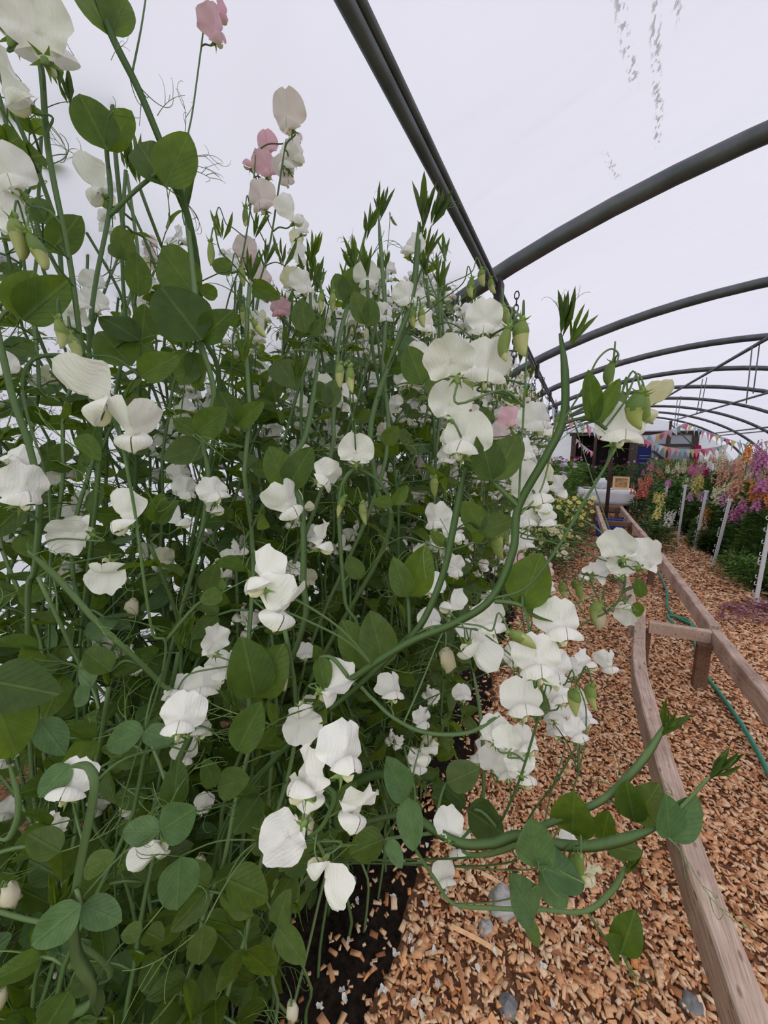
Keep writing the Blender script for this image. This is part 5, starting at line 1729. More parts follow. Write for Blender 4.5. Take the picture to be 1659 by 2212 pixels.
HERO = [
    ('tall dark stemmed sweet pea leaning across the top left corner', 0.0042, [(185, -60, .50), (245, 85, .52), (300, 195, .54), (352, 320, .56), (398, 440, .58), (425, 560, .62), (440, 720, .68), (470, 900, .75)]),
    ('sweet pea with a long thin flower stalk holding the big white blooms at top left', 0.0030, [(60, 60, .42), (88, 140, .42), (105, 330, .44), (150, 560, .46), (172, 720, .48), (195, 860, .52), (215, 1000, .58)]),
    ('sweet pea forking into a leaf stalk beside the speckled cover on the left', 0.0034, [(225, 300, .60), (238, 400, .58), (235, 465, .56), (205, 620, .55), (192, 760, .55), (205, 880, .58), (215, 960, .62)]),
    ('upright sweet pea stem behind the left fork', 0.0040, [(228, 60, .80), (240, 200, .78), (252, 360, .76), (272, 540, .74), (290, 660, .72), (300, 800, .74)]),
    ('bright green sweet pea stem carrying the pair of broad leaves left of centre', 0.0036, [(395, 395, .62), (405, 480, .60), (418, 600, .58), (432, 730, .56), (462, 850, .58), (440, 960, .60), (440, 1130, .64)]),
    ('sweet pea with a straight glaucous stalk under the downward white bloom at left', 0.0026, [(255, 905, .44), (272, 1000, .44), (292, 1110, .45), (312, 1260, .46), (330, 1370, .48), (352, 1450, .52)]),
    ('thick slanting sweet pea stem low on the left', 0.0052, [(60, 1190, .46), (130, 1255, .48), (210, 1345, .50), (290, 1420, .53), (350, 1480, .57), (420, 1560, .62)]),
    ('sweet pea stem rising along the left edge of the view', 0.0042, [(-20, 640, .46), (25, 850, .47), (62, 960, .48), (85, 1080, .50), (75, 1230, .55), (60, 1330, .60)]),
    ('second sweet pea stem by the left edge, bent over a loop', 0.0036, [(215, 790, .60), (140, 768, .58), (75, 775, .56), (48, 820, .55), (60, 900, .55), (95, 1020, .56), (110, 1150, .60)]),
    ('tallest sweet pea on the right with twin buds nodding beside the purlin', 0.0040, [(1210, 720, .42), (1220, 800, .42), (1217, 905, .42), (1180, 985, .42), (1120, 1095, .43), (1108, 1190, .43), (1062, 1292, .43), (985, 1345, .44), (880, 1390, .45), (770, 1460, .48), (700, 1520, .56)]),
    ('long sweet pea vine trailing over the wood chips to the right edge of the hedge', 0.0072, [(1420, 1787, .50), (1350, 1812, .50), (1270, 1828, .51), (1190, 1822, .52), (1120, 1805, .53), (1060, 1822, .54), (990, 1820, .55), (912, 1775, .57), (860, 1725, .62), (790, 1680, .72)]),
    ('sweet pea vine curving up over the near rail with a pointed tip', 0.0060, [(1440, 1560, .54), (1390, 1640, .54), (1310, 1722, .55), (1225, 1762, .56), (1150, 1795, .57), (1090, 1835, .60), (1010, 1845, .64), (930, 1800, .70)]),
    ('lowest sweet pea vine hooking out above the pale rubble stone', 0.0058, [(1352, 1868, .56), (1325, 1920, .57), (1265, 1968, .58), (1170, 1965, .60), (1070, 1962, .62), (980, 1952, .64), (940, 1900, .67), (895, 1830, .72), (860, 1760, .80)]),
    ('bent over sweet pea stem with a thick knee at lower left', 0.0072, [(155, 1655, .40), (188, 1655, .39), (205, 1690, .385), (195, 1760, .385), (175, 1860, .39), (160, 1960, .40), (165, 2060, .44), (200, 2160, .50)]),
    ('sweet pea with a long looping stalk behind the four white blooms at bottom centre', 0.0030, [(1080, 1545, .60), (1010, 1582, .58), (920, 1582, .57), (850, 1550, .56), (800, 1505, .56), (765, 1478, .56), (700, 1500, .62)]),
    ('sweet pea with four white blooms hanging above the dark soil', 0.0030, [(695, 1690, .42), (722, 1720, .42), (708, 1765, .43), (680, 1800, .44), (620, 1825, .50), (560, 1815, .58)]),
    ('sweet pea standing at the right end of the hedge over the wood chips', 0.0030, [(1020, 1440, .72), (1036, 1530, .70), (1044, 1640, .68), (1040, 1740, .68), (1000, 1810, .70), (930, 1860, .8)]),
    ('blush pink sweet pea on the tallest thin stalks above centre left', 0.0026, [(618, 300, .68), (603, 400, .69), (580, 540, .70), (545, 650, .72), (505, 720, .74), (490, 860, .78)]),
    ('pink sweet pea on a thin stalk against the cover left of the blush one', 0.0024, [(552, 330, .72), (545, 420, .73), (522, 560, .74), (490, 660, .76), (470, 800, .80)]),
    ('pale peach and pink sweet pea alone near the top edge', 0.0022, [(470, 12, .66), (447, 12, .66), (435, 100, .67), (416, 240, .68), (400, 330, .69), (395, 470, .72), (420, 620, .76)]),
    ('sweet pea with the back of a round white bloom turned to the camera', 0.0030, [(770, 1010, .56), (748, 1030, .56), (733, 1080, .57), (735, 1180, .58), (745, 1300, .60), (752, 1420, .64)]),
    ('bright upright sweet pea stem in front of the mixed white blooms', 0.0044, [(690, 760, .70), (660, 940, .66), (610, 1010, .62), (650, 1090, .60), (655, 1250, .60), (640, 1400, .64)]),
    ('broad winged sweet pea stem rising right of centre', 0.0048, [(905, 480, .76), (900, 560, .76), (885, 660, .76), (815, 860, .74), (800, 950, .72), (815, 1060, .74), (830, 1180, .78)]),
    ('sweet pea stem with a dark shoot tip reaching up beside the double purlin', 0.0040, [(818, 470, .90), (824, 560, .88), (832, 680, .86), (828, 800, .84), (838, 940, .84), (800, 1100, .86)]),
    ('slanting sweet pea stem with a bud cluster left of centre', 0.0040, [(790, 500, .86), (765, 610, .84), (735, 720, .82), (728, 790, .80), (720, 900, .80), (700, 1040, .82)]),
    ('sweet pea stem crossing behind the large white blooms right of centre', 0.0036, [(1005, 1010, .46), (985, 1110, .46), (960, 1230, .46), (920, 1330, .46), (880, 1385, .47), (830, 1430, .50)]),
    ('drooping sweet pea at lower left with a broad folded leaf', 0.0034, [(20, 1650, .44), (40, 1740, .44), (20, 1810, .45), (-30, 1850, .48)]),
    ('sweet pea stem slanting down at the bottom left corner', 0.0042, [(-40, 1960, .50), (50, 1985, .50), (110, 2000, .50), (160, 2030, .52), (240, 2110, .58)]),
    ('sweet pea with white flowers leaning out beyond the hedge toward the rails', 0.0024, [(1345, 1225, .62), (1350, 1262, .62), (1325, 1312, .62), (1270, 1342, .63), (1215, 1368, .65), (1150, 1400, .70), (1080, 1440, .8)]),
    ('sweet pea carrying the cluster of white blooms over the wood chips', 0.0026, [(1180, 1480, .52), (1160, 1560, .54), (1120, 1690, .56), (1075, 1790, .60), (1040, 1850, .66)]),
    ('sweet pea with thin arching bloom stalks over the bright mulch', 0.0024, [(1245, 1610, .62), (1200, 1690, .62), (1150, 1755, .62), (1110, 1830, .64), (1050, 1870, .70)]),
    ('thin stalked sweet pea hung with green buds beside the trailing vine', 0.0022, [(1262, 1620, .66), (1240, 1700, .66), (1210, 1780, .66), (1170, 1850, .68), (1100, 1880, .74)]),
]
PL = []
for (lab, r, pts) in HERO:
    w = [P(*p) for p in pts]
    last = w[-1]
    root = Vector((min(max(last.x - 0.30, -0.95), -0.66), last.y + 0.05, 0.0))
    mid = Vector((last.x + (root.x - last.x) * 0.8, last.y + 0.03, last.z * 0.62))
    pl = Plant((root.x, root.y, 0), lab)
    full = w + [mid, Vector((root.x, root.y, 0.15)), Vector((root.x, root.y, -0.01))]
    pl.hero = w
    ref = CF.cross(UP)
    pl.stem(full, r * 0.66, r * 0.60, 6, 'stem', WINGED if r > 0.0027 else ROUND8, ref, None, True)
    PL.append(pl)
H = {i: pl for i, pl in enumerate(PL)}


def side_stem(i, pts, r, prof=WINGED, name='flower_stalk'):
    return H[i].stem([P(*p) for p in pts], r * 0.78, r * 0.62, 5, name, prof, CF.cross(UP))


# side branches, leaf stalks and flower stalks of the hero vines
side_stem(2, [(235, 468, .56), (300, 405, .55), (355, 365, .545), (400, 345, .55)], 0.0024, name='leaf_stalk')
side_stem(9, [(1120, 1092, .43), (1127, 960, .425), (1134, 830, .42), (1138, 745, .42), (1132, 692, .42), (1118, 682, .42), (1106, 700, .42)], 0.0016, ROUND8)
side_stem(9, [(1217, 908, .42), (1262, 835, .41), (1290, 778, .40), (1318, 754, .40), (1336, 765, .40), (1330, 790, .40)], 0.0014, ROUND8)
side_stem(9, [(1217, 915, .42), (1250, 905, .415), (1285, 910, .41), (1310, 928, .41)], 0.0018, name='leaf_stalk')
side_stem(9, [(1066, 1292, .43), (1135, 1270, .42), (1200, 1190, .41), (1258, 1090, .41), (1312, 1000, .41), (1328, 955, .41)], 0.0022, ROUND8)
side_stem(9, [(1120, 1095, .43), (1080, 1055, .425), (1045, 1020, .43), (1010, 1000, .44)], 0.0022, name='leaf_stalk')
side_stem(9, [(1125, 1110, .43), (1165, 1065, .44), (1185, 1000, .45), (1200, 910, .45), (1222, 885, .45), (1232, 900, .45)], 0.0013, ROUND8)
side_stem(9, [(1068, 1298, .43), (1105, 1302, .43), (1130, 1310, .43)], 0.0022, name='leaf_stalk')
side_stem(0, [(285, 160, .54), (305, 60, .56), (320, -40, .58)], 0.0018, ROUND8)
side_stem(17, [(590, 500, .70), (560, 440, .70), (540, 440, .70), (532, 455, .70)], 0.0012, ROUND8)
side_stem(15, [(722, 1722, .42), (700, 1705, .415), (670, 1690, .41)], 0.0012, ROUND8)
side_stem(15, [(685, 1795, .44), (680, 1840, .43), (692, 1868, .425)], 0.0013, ROUND8)
side_stem(12, [(980, 1952, .64), (1050, 1950, .60), (1110, 1938, .57), (1170, 1905, .54), (1180, 1870, .52)], 0.0018, name='leaf_stalk')
side_stem(12, [(1268, 1968, .58), (1310, 2030, .57), (1340, 2055, .56), (1365, 2110, .56)], 0.0014, name='leaf_stalk')
side_stem(10, [(1120, 1805, .53), (1145, 1840, .52), (1160, 1870, .51)], 0.0018, name='leaf_stalk')
side_stem(10, [(1418, 1790, .50), (1445, 1810, .49), (1470, 1840, .49), (1480, 1900, .49)], 0.0016, name='leaf_stalk')
side_stem(11, [(1310, 1725, .55), (1345, 1745, .54), (1372, 1775, .53)], 0.0016, name='leaf_stalk')
side_stem(10, [(1418, 1787, .50), (1470, 1745, .49), (1530, 1680, .48)], 0.0030, name='stem')

HERO_NODES = [n for pl in PL for n in pl.nodes]
# shoot tips: plant, u, v, depth, px length, lean
for (i, u, v, d, L, lean) in [(9, 1212, 730, .42, 85, 0.05), (9, 1228, 750, .42, 70, 0.35), (10, 1530, 1685, .48, 75, 0.7), (11, 1428, 1590, .54, 65, 0.45), (23, 818, 480, .90, 60, 0.1), (22, 912, 500, .76, 80, 0.1), (22, 930, 490, .76, 70, 0.4), (24, 790, 520, .86, 60, 0.2), (4, 400, 470, .60, 85, -0.1), (12, 1350, 1890, .56, 60, 0.3), (1, 150, 230, .46, 60, -0.1), (3, 226, 100, .80, 60, 0), (24, 770, 600, .84, 70, -0.3), (16, 1020, 1460, .72, 60, 0.2), (2, 128, 190, .5, 60, -0.1), (4, 480, 520, .66, 50, 0), (18, 610, 580, .74, 55, 0.1), (20, 640, 830, .66, 55, 0.1), (7, 30, 700, .47, 70, 0.2), (5, 525, 790, .55, 60, 0), (13, 515, 1540, .5, 55, -0.4)]:
    p = P(u, v, d)
    dirv = (UP + CR * lean).normalized()
    link('shoot_tip', SHOOTS[rng.randrange(5)], H[i].root, frame_yz(p, dirv, -CF, L * d / FPX * 1.15))

# tendrils drawn at plant tips
for (i, u, v, d, L, ang) in [(0, 395, 310, .56, 90, 60), (2, 400, 350, .55, 85, 20), (2, 405, 365, .55, 95, -20), (2, 400, 355, .55, 80, -5), (0, 340, 250, .56, 80, 70), (9, 1212, 700, .42, 80, 95), (9, 1225, 690, .42, 75, 75), (22, 935, 470, .76, 60, 50), (22, 940, 460, .76, 60, 20), (23, 818, 450, .90, 50, 80), (10, 1480, 1850, .49, 140, -70), (12, 1345, 2060, .56, 130, -60), (11, 1400, 1690, .54, 90, -20), (2, 250, 830, .55, 100, -100), (3, 180, 340, .60, 90, 160), (4, 480, 800, .6, 100, -60), (6, 200, 1330, .5, 100, -40), (21, 700, 1000, .6, 90, -40), (13, 330, 1690, .42, 90, -60), (13, 330, 1790, .42, 80, -120), (9, 1300, 930, .41, 70, -30), (5, 70, 1200, .46, 90, 20), (16, 950, 1120, .5, 100, -60), (7, 130, 1000, .45, 100, -20), (9, 920, 1250, .45, 90, 100), (11, 1300, 1310, .55, 110, 0), (0, 160, 120, .52, 80, 120), (1, 240, 130, .46, 70, 70), (20, 745, 880, .6, 80, -50), (24, 760, 560, .84, 70, 100), (24, 700, 690, .8, 80, 150)]:
    a = math.radians(ang)
    p = P(u, v, d)
    link('tendril', TENDRILS[rng.randrange(8)], H[i].root, frame_yz(p, CR * math.cos(a) + CU * math.sin(a) - CF * 0.2, -CF, L * d / FPX))

# leaflets read off the photograph: base u, v, tip u, v, depth, glaucous, face turned (0 toward camera .. 1 edge-on)
LEAVES = [
    [(238, 75, 168, -45, .52, 0), (240, 75, 272, -20, .52, 0)], [(232, 325, 172, 200, .56, 0), (232, 325, 282, 232, .58, 0)], [(352, 400, 292, 288, .55, 0), (357, 402, 408, 294, .54, 0)],
    [(112, 545, 175, 462, .46, 0)], [(45, 690, 72, 585, .46, 0), (50, 692, 148, 598, .46, 0)], [(95, 480, 30, 425, .56, 0), (100, 485, 85, 420, .56, 0)],
    [(436, 735, 342, 612, .54, 0), (434, 735, 500, 668, .55, 0)], [(425, 645, 338, 520, .60, 0)], [(300, 735, 212, 672, .60, 0), (305, 740, 318, 655, .62, 0)], [(285, 790, 208, 700, .60, 0)],
    [(305, 815, 382, 765, .50, 0)], [(425, 935, 377, 905, .56, 0), (425, 938, 482, 885, .56, 0)], [(512, 920, 472, 842, .58, 0), (512, 920, 565, 868, .58, 0)], [(598, 780, 640, 840, .70, 0)],
    [(618, 1055, 585, 962, .60, 0), (622, 1055, 668, 965, .60, 0)], [(912, 830, 880, 745, .62, 0), (915, 835, 985, 835, .62, 0)], [(1062, 1038, 1040, 935, .42, 0), (1066, 1038, 1118, 932, .42, 0)],
    [(1040, 1148, 1005, 1080, .50, 0), (1040, 1150, 1112, 1118, .50, 0)], [(880, 1290, 850, 1205, .50, 0), (885, 1288, 920, 1182, .52, 0)], [(1125, 1308, 1168, 1196, .44, 0), (1130, 1312, 1245, 1322, .44, 0)],
    [(552, 1505, 528, 1385, .54, 0), (555, 1505, 605, 1400, .56, 0)], [(512, 1622, 562, 1520, .48, 0)], [(375, 1745, 382, 1648, .50, 0)], [(882, 1722, 892, 1838, .52, 1), (878, 1725, 838, 1640, .52, 1)], [(830, 1812, 750, 1842, .56, 0), (838, 1815, 870, 1875, .54, 1)],
    [(1160, 1872, 1148, 1765, .50, 1), (1162, 1870, 1268, 1902, .49, 1)], [(1165, 1872, 1222, 1955, .50, 1), (1155, 1985, 1108, 1898, .55, 1)], [(1140, 1985, 1165, 2050, .55, 0)], [(1370, 1775, 1352, 1685, .53, 0), (1373, 1775, 1420, 1698, .53, 0)],
    [(1447, 1812, 1440, 1718, .49, 1), (1450, 1812, 1506, 1722, .49, 1)], [(1340, 2060, 1370, 1978, .56, 0), (1338, 2058, 1320, 2030, .56, 0)], [(1283, 912, 1270, 800, .41, 0), (1285, 914, 1342, 815, .41, 0)],
    [(1235, 1800, 1240, 1715, .56, 0), (1238, 1800, 1285, 1790, .56, 0)], [(1300, 1820, 1315, 1752, .55, 0), (1305, 1825, 1390, 1840, .53, 0)], [(965, 1690, 1035, 1660, .58, 0), (960, 1700, 1010, 1740, .60, 0)], [(1010, 1750, 1085, 1800, .60, 0), (1000, 1745, 930, 1720, .60, 0)],
    [(-25, 1470, 105, 1495, .42, 0), (-20, 1475, 32, 1648, .42, 0)], [(85, 1555, 140, 1630, .46, 1), (150, 1650, 85, 1722, .42, 1)], [(310, 1580, 222, 1610, .46, 1), (312, 1580, 378, 1600, .46, 1)], [(175, 1955, 60, 2050, .38, 1), (178, 1955, 262, 1990, .40, 1)],
    [(345, 1795, 260, 1795, .46, 1), (348, 1795, 425, 1745, .46, 1)], [(308, 2010, 262, 2020, .50, 0), (315, 2012, 352, 2030, .50, 0)], [(490, 1900, 585, 1935, .56, 0)], [(600, 2000, 660, 2085, .56, 0), (598, 2000, 620, 1930, .56, 0)], [(150, 2140, 90, 2240, .44, 0)],
    [(440, 2000, 430, 2100, .50, 0)], [(390, 1850, 382, 1965, .50, 1)], [(1110, 1495, 1190, 1530, .56, 0)], [(1385, 1290, 1380, 1250, .60, 0), (1375, 1300, 1380, 1335, .60, 0)], [(190, 985, 205, 920, .56, 0), (170, 940, 215, 990, .5, 0)], [(335, 1130, 350, 1065, .52, 0), (340, 1130, 380, 1080, .50, 0)],
    [(480, 1280, 432, 1300, .52, 0), (482, 1275, 478, 1250, .54, 0)], [(690, 1420, 705, 1490, .5, 0), (690, 1425, 680, 1395, .52, 0)], [(830, 1440, 800, 1320, .52, 0), (790, 1440, 742, 1340, .54, 0)], [(780, 1250, 750, 1200, .58, 0)], [(660, 720, 650, 645, .74, 0), (672, 725, 702, 690, .74, 0)], [(790, 700, 765, 630, .72, 0), (795, 705, 812, 640, .72, 0)],
    [(745, 650, 725, 590, .82, 0), (748, 650, 765, 580, .82, 0)], [(705, 880, 690, 820, .7, 0), (708, 880, 725, 820, .7, 0)], [(830, 960, 860, 920, .7, 0)], [(1020, 1170, 1050, 1120, .52, 0)], [(960, 1180, 930, 1145, .55, 0)], [(850, 1090, 805, 1080, .56, 0), (852, 1090, 880, 1050, .56, 0)], [(545, 620, 600, 640, .7, 0)],
    [(420, 760, 425, 840, .58, 0), (415, 762, 390, 830, .58, 0)], [(270, 560, 260, 490, .7, 0), (265, 560, 235, 520, .7, 0)], [(300, 640, 295, 540, .7, 0)], [(500, 590, 455, 560, .66, 0), (470, 640, 430, 620, .62, 0)], [(130, 1840, 60, 1800, .5, 0), (180, 1880, 250, 1850, .5, 0)], [(470, 1700, 540, 1680, .56, 0), (465, 1700, 440, 1640, .54, 0)], [(240, 1450, 180, 1400, .52, 0), (240, 1450, 300, 1420, .54, 0)],
]


def nearest_node(p, nodes, lo=0.0, hi=0.4, below=None):
    best, bd = None, 1e9
    for (q, pl) in nodes:
        d = (q - p).length
        if d < lo or d > hi:
            continue
        if below is not None and q.z > p.z - below:
            d += 0.25
        d += 0.35 * max(0, (EYE - p).length - (EYE - q).length)      # rather behind than in front
        if d < bd:
            best, bd = (q, pl), d
    return best


PEND = []      # work left until every stem stands


def hero_leaf(group):
    k = group[0]
    base = P((k[0]), k[1], k[4] + 0.006)
    nn = nearest_node(base, ALLN, 0.0, 0.30)
    if nn:
        q, pl = nn
    else:
        q, pl = base + Vector((-0.05, 0.03, -0.04)), ALLN[0][1]
    mid = base.lerp(q, 0.45) + UP * 0.012
    V, F = tube([v - q for v in catmull([q, mid, base], 4)], 0.0017, [(1.5, 0), (0, 0.6), (-1.5, 0), (0, -0.6)])
    lf = link('leaf', mk_mesh('leaf', V, F, [M_STEM]), pl.root, Matrix.Translation(q))
    for (u0, v0, u1, v1, d, g) in group:
        a = P(u0, v0, d)
        out = rng.uniform(-0.018, 0.006)
        b = P(u1, v1, d + out)
        dirv = b - a
        L = dirv.length
        n = -ray((u0 + u1) / 2, (v0 + v1) / 2).normalized()
        n = (n + CR * rng.gauss(0, 0.22) + UP * rng.uniform(0.0, 0.55)).normalized()
        o = leaflet(lf, a, dirv, n, L * 1.02, bool(g))
        if L * FPX / d > 85 and u0 > 1270 and v0 < 930:
            o.matrix_basis = o.matrix_basis @ Matrix.Diagonal((0.62, 1, 1, 1))
        NBL.append(((u0 + u1) / 2, (v0 + v1) / 2, L * FPX / d * 0.30, d))
    if rng.random() < 0.5:
        link('tendril', TENDRILS[rng.randrange(8)], lf, frame_yz(base, (base - q).normalized() + CR * rng.gauss(0, 0.5) + UP * rng.uniform(0, 0.5), -CF, rng.uniform(0.06, 0.11)))


def stalk_to(pl, q, o, end_dir, r=0.0013):
    """Flower stalk from a stem point q to the calyx o, arriving along end_dir."""
    L = (o - q).length
    s0 = q.lerp(o, 0.35) + UP * 0.10 * L
    e0 = o - end_dir.normalized() * min(0.03, 0.3 * L)
    path = catmull([q, s0, e0, o], 5)
    V, F = tube([v - q for v in path], lambda t: r * (1.15 - 0.3 * t), ROUND5)
    link('flower_stalk', mk_mesh('flower_stalk', V, F, [M_STEM]), pl.root, Matrix.Translation(q))


HN2 = [(proj(n[0]), n) for n in HERO_NODES]


def hero_bloom(b):
    u, v, s, az, tilt, roll, col, var = b
    d = min(max(0.047 * FPX / s, 0.36), 1.5)
    best = None
    for q, n in HN2:
        if q and abs(q[2] - d) < 0.30 * d:
            k = math.hypot(q[0] - u, q[1] - v)
            if k < 1.1 * s and (best is None or k < best[0]):
                best = (k, q[2])
    if best:
        d = 0.25 * d + 0.75 * (best[1] - 0.008)
    size = s * d / FPX
    r = ray(u, v).normalized()
    rt = (CR - r * CR.dot(r)).normalized()
    upv = rt.cross(r).normalized()
    a, t, ro = math.radians(az), math.radians(tilt), math.radians(roll)
    fwd = (rt * math.sin(a) - r * math.cos(a)) * math.cos(t) + upv * math.sin(t)
    up = (-(rt * math.sin(a) - r * math.cos(a)) * math.sin(t) + upv * math.cos(t))
    R = Matrix.Rotation(ro, 3, r)
    fwd, up = R @ fwd, R @ up
    c = P(u, v, d)
    o = c - (up * 0.38 + fwd * 0.10) * size
    nn = nearest_node(o, ALLN, 0.008, 0.14, 0.0) or nearest_node(o, ALLN, 0.015, 0.32, 0.02)
    if nn:
        q, pl = nn
    else:
        pl = min(PL, key=lambda k: (k.hero[0] - o).length)
        q = min((n[0] for n in pl.nodes), key=lambda n: (n - o).length)
    flower(pl, o, fwd, up, size, col, var, True, {'p': 'pink flower', 'b': 'blush flower', 'c': 'cream flower', 'w': None}[col])
    stalk_to(pl, q, o - (fwd * 0.10 + up * 0.05) * size, fwd * 0.8 + up * 0.5)


# ---- the thick of the hedge
HT = [('white flowered sweet pea deep in the tangled left part of the hedge', 'sweet peas deep in the left of the hedge'),
      ('white flowered sweet pea in the crowded middle of the hedge', 'sweet peas in the middle of the hedge'),
      ('white flowered sweet pea toward the far end of the hedge', 'sweet peas toward the far end of the hedge')]
BG = []
rows = []
for i in range(46):
    y = -0.10 + 2.2 * i / 45
    for x in (-1.12, -0.94, -0.76, -0.58):
        rows.append((x + rng.uniform(-0.09, 0.09), y + rng.uniform(-0.05, 0.05)))
for i in range(30):
    y = 2.1 + 3.2 * i / 29
    for x in (-0.85, -0.55):
        rows.append((x + rng.uniform(-0.1, 0.12), y + rng.uniform(-0.06, 0.06)))
for (x, y) in rows:
    k = 0 if y < 0.75 else 1 if y < 2.1 else 2
    pl = Plant((x, y, 0), HT[k][0], HT[k][1])
    hmax = 2.15 + rng.uniform(-0.25, 0.3) + (0.10 if y > 1.2 else 0)
    lean = rng.uniform(-0.05, 0.22) if x > -0.7 else rng.uniform(-0.1, 0.1)
    p = Vector((x, y, 0))
    pts = [p.copy()]
    dx, dy = rng.gauss(0, 0.1), rng.gauss(0, 0.15)
    while p.z < hmax:
        dx = 0.75 * dx + rng.gauss(0, 0.16) + lean * 0.16
        dy = 0.75 * dy + rng.gauss(0, 0.18)
        p = p + Vector((dx, dy, 1)).normalized() * 0.095
        p.x = min(p.x, -0.36 + 0.05 * y if y < 2 else -0.27)
        q = proj(p)
        if q and q[2] < 0.55:
            break
        if q and (q[1] < interp(SKY, q[0]) - rng.uniform(-30, 60) or (q[0] > interp(RIGHT, q[1]) and p.z > 0.3)):
            break
        pts.append(p.copy())
    pl.pts = pts
    if len(pts) < 5:
        pts.append(pts[-1] + Vector((-0.03, 0, 0.06)))
    pl.k = k
    pl.stem(pts, 0.0030, 0.0020, 2, 'stem', [(1.6, 0), (0.3, 0.7), (-0.3, 0.7), (-1.6, 0), (-0.3, -0.7), (0.3, -0.7)] if k < 2 else [(1.3, 0), (-0.5, 0.87), (-0.5, -0.87)])
    BG.append(pl)
ALLN = HERO_NODES + [n for pl in BG for n in pl.nodes if (n[0] - EYE).length < 2.6]

for g in LEAVES:
    hero_leaf(g)
for b in BLOOMS:
    hero_bloom(b)
for (u, v, s) in WILTED:
    d = min(max(0.030 * FPX / s, 0.40), 0.8)
    o = P(u, v, d) + UP * 0.012
    nn = nearest_node(o, ALLN, 0.015, 0.32, 0.0) or ALLN[0]
    dn = (-UP + CR * rng.gauss(0, 0.2)).normalized()
    M = frame_yz(o, -CF + CR * 0.2, dn, s * d / FPX * 1.5)
    w = link('wilted_flower', WILT[rng.randrange(3)], nn[1].root, M, 'cream wilted flower')
    link('calyx', CALYX, w, frame_yz(o, dn, -CF, s * d / FPX * 1.3))
    stalk_to(nn[1], nn[0], o, dn)
for (u, v, L, k, lean) in BUDL:
    d = min(max(0.033 * FPX / L, 0.38), 1.2)
    o = P(u, v, d)
    dn = (-UP + CR * math.tan(math.radians(lean)) * 0.9 - CF * 0.15).normalized()
    nn = nearest_node(o, ALLN, 0.012, 0.10, 0.0) or nearest_node(o, ALLN, 0.02, 0.32, 0.03) or ALLN[0]
    bud(nn[1], o, dn, L * d / FPX / 0.78, k)
    q = nn[0]
    top = o + UP * 0.012 - dn * 0.004
    side = (Vector((q.x, q.y, 0)) - Vector((o.x, o.y, 0)))
    side = side.normalized() * 0.014 if side.length > 1e-4 else CR * 0.014
    path = catmull([q, q.lerp(o, 0.6) + side * 0.6, o + side * 1.3 - UP * 0.004, top + side * 0.6 + UP * 0.004, o], 5)
    V, F = tube([p - q for p in path], 0.0010, ROUND5)
    link('flower_stalk', mk_mesh('flower_stalk', V, F, [M_STEM]), nn[1].root, Matrix.Translation(q))

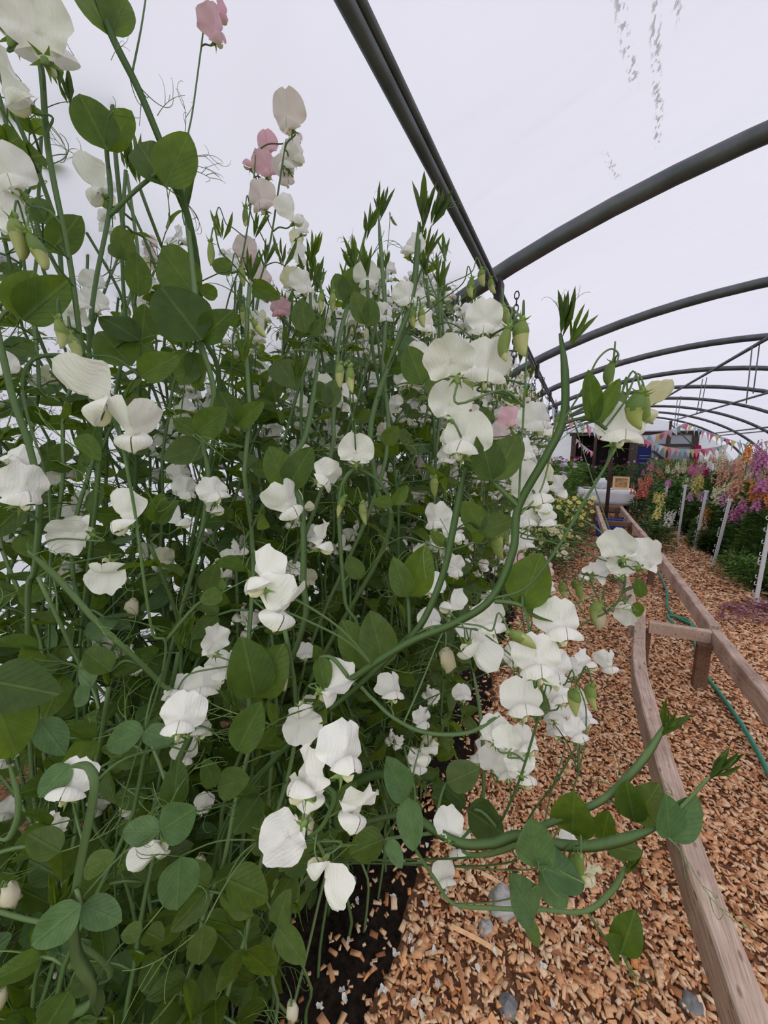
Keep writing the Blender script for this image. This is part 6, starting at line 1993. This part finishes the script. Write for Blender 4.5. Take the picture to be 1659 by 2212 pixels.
# leaves, stalks and blooms along the hedge plants
for pl in BG:
    pts = pl.pts
    n = len(pts)
    far_ = pl.k == 2
    for i in range(1, n - 1):
        p = pts[i]
        if rng.random() < (0.08 if not far_ else 0.25):
            continue
        a = rng.gauss(0.2, 1.25) if i % 2 else rng.gauss(PI - 0.2, 1.25)
        d = Vector((math.cos(a), math.sin(a), rng.uniform(0.0, 0.8))).normalized()
        L = rng.uniform(0.046, 0.066) * (0.75 if i > n - 5 else 1.0) * (1.12 if p.z < 1.2 else 0.95)
        c = p + d * 0.06
        if not allowed(c, 0.035):
            continue
        nrm = Vector((rng.gauss(0.25, 0.45), rng.gauss(-0.1, 0.45), rng.gauss(0.75, 0.3)))
        if far_:
            lf = leaf(pl, p, d, nrm, L, 0.03, 0.8, False)
        else:
            lf = leaf(pl, p, d, nrm, L, rng.uniform(0.025, 0.055), 0.75, rng.random() < 0.65)
        # lower side shoots thicken the base of the hedge
        if not far_ and rng.random() < (0.95 if p.z < 1.3 else 0.45 if p.z < 1.7 else 0.05):
            a2 = a + rng.uniform(1.2, 3.5)
            d2 = Vector((math.cos(a2), math.sin(a2), rng.uniform(-0.3, 0.5))).normalized()
            s0 = p + Vector((0, 0, 0.04))
            if allowed(s0 + d2 * 0.08, 0.035):
                leaf(pl, s0, d2, Vector((rng.gauss(0.4, 0.45), rng.gauss(-0.1, 0.45), rng.gauss(0.7, 0.3))), rng.uniform(0.05, 0.07), rng.uniform(0.03, 0.07), 0.75, rng.random() < 0.3, rng.random() < 0.2)
    # growing tip
    if len(pts) > 6:
        t = (pts[-1] - pts[-2]).normalized()
        if rng.random() < 0.8:
            link('shoot_tip', SHOOTS[rng.randrange(5)], pl.root, frame_yz(pts[-1], t + UP * 0.5, -CF, rng.uniform(0.045, 0.075)))
    # flower stalks
    for i in range(4, n - 1):
        p = pts[i]
        frac = p.z / 2.1
        pr = 0.10 + 0.55 * max(0, frac - 0.30)
        if far_:
            pr *= 1.6
        if pl.k == 0:
            pr *= 0.35
        q = proj(p)
        if q and 560 < q[0] < 1200 and 560 < q[1] < 1150:
            pr *= 1.45
        if rng.random() > pr:
            continue
        a = rng.gauss(0.0, 1.1)
        d = Vector((math.cos(a), math.sin(a), rng.uniform(0.8, 2.0))).normalized()
        Ls = rng.uniform(0.10, 0.19)
        tip = p + d * Ls
        if not allowed(tip + UP * 0.02, 0.02):
            continue
        path = catmull([p, p + d * Ls * 0.5 + Vector((0.008, 0, -0.006)), tip], 4)
        V, F = tube([w - p for w in path], 0.0012, [(1, 0), (-0.5, 0.87), (-0.5, -0.87)])
        link('flower_stalk', mk_mesh('flower_stalk', V, F, [M_STEM]), pl.root, Matrix.Translation(p))
        budy = rng.random() < 0.10
        nf = rng.choice((2, 3, 3, 4))
        h = d
        pinkish = 'p' if (q and 480 < q[0] < 680 and q[1] < 760 and rng.random() < 0.25) else None
        for f in range(nf):
            o = tip - h * (0.026 * f)
            az = a + (1 if f % 2 else -1) * rng.uniform(0.2, 1.0)
            fd = Vector((math.cos(az), math.sin(az), rng.uniform(-0.25, 0.25))).normalized()
            o = o + fd * 0.012
            if not allowed(o + UP * 0.015 + fd * 0.01, 0.022):
                continue
            if budy:
                bud(pl, o, Vector((fd.x * 0.5, fd.y * 0.5, -1)).normalized(), rng.uniform(0.03, 0.04))
            else:
                flower(pl, o, fd, UP + Vector((rng.gauss(0, 0.2), rng.gauss(0, 0.2), 0)), rng.uniform(0.036, 0.046), pinkish or rng.choice('wwwwwwwwwcb'), None, not far_)
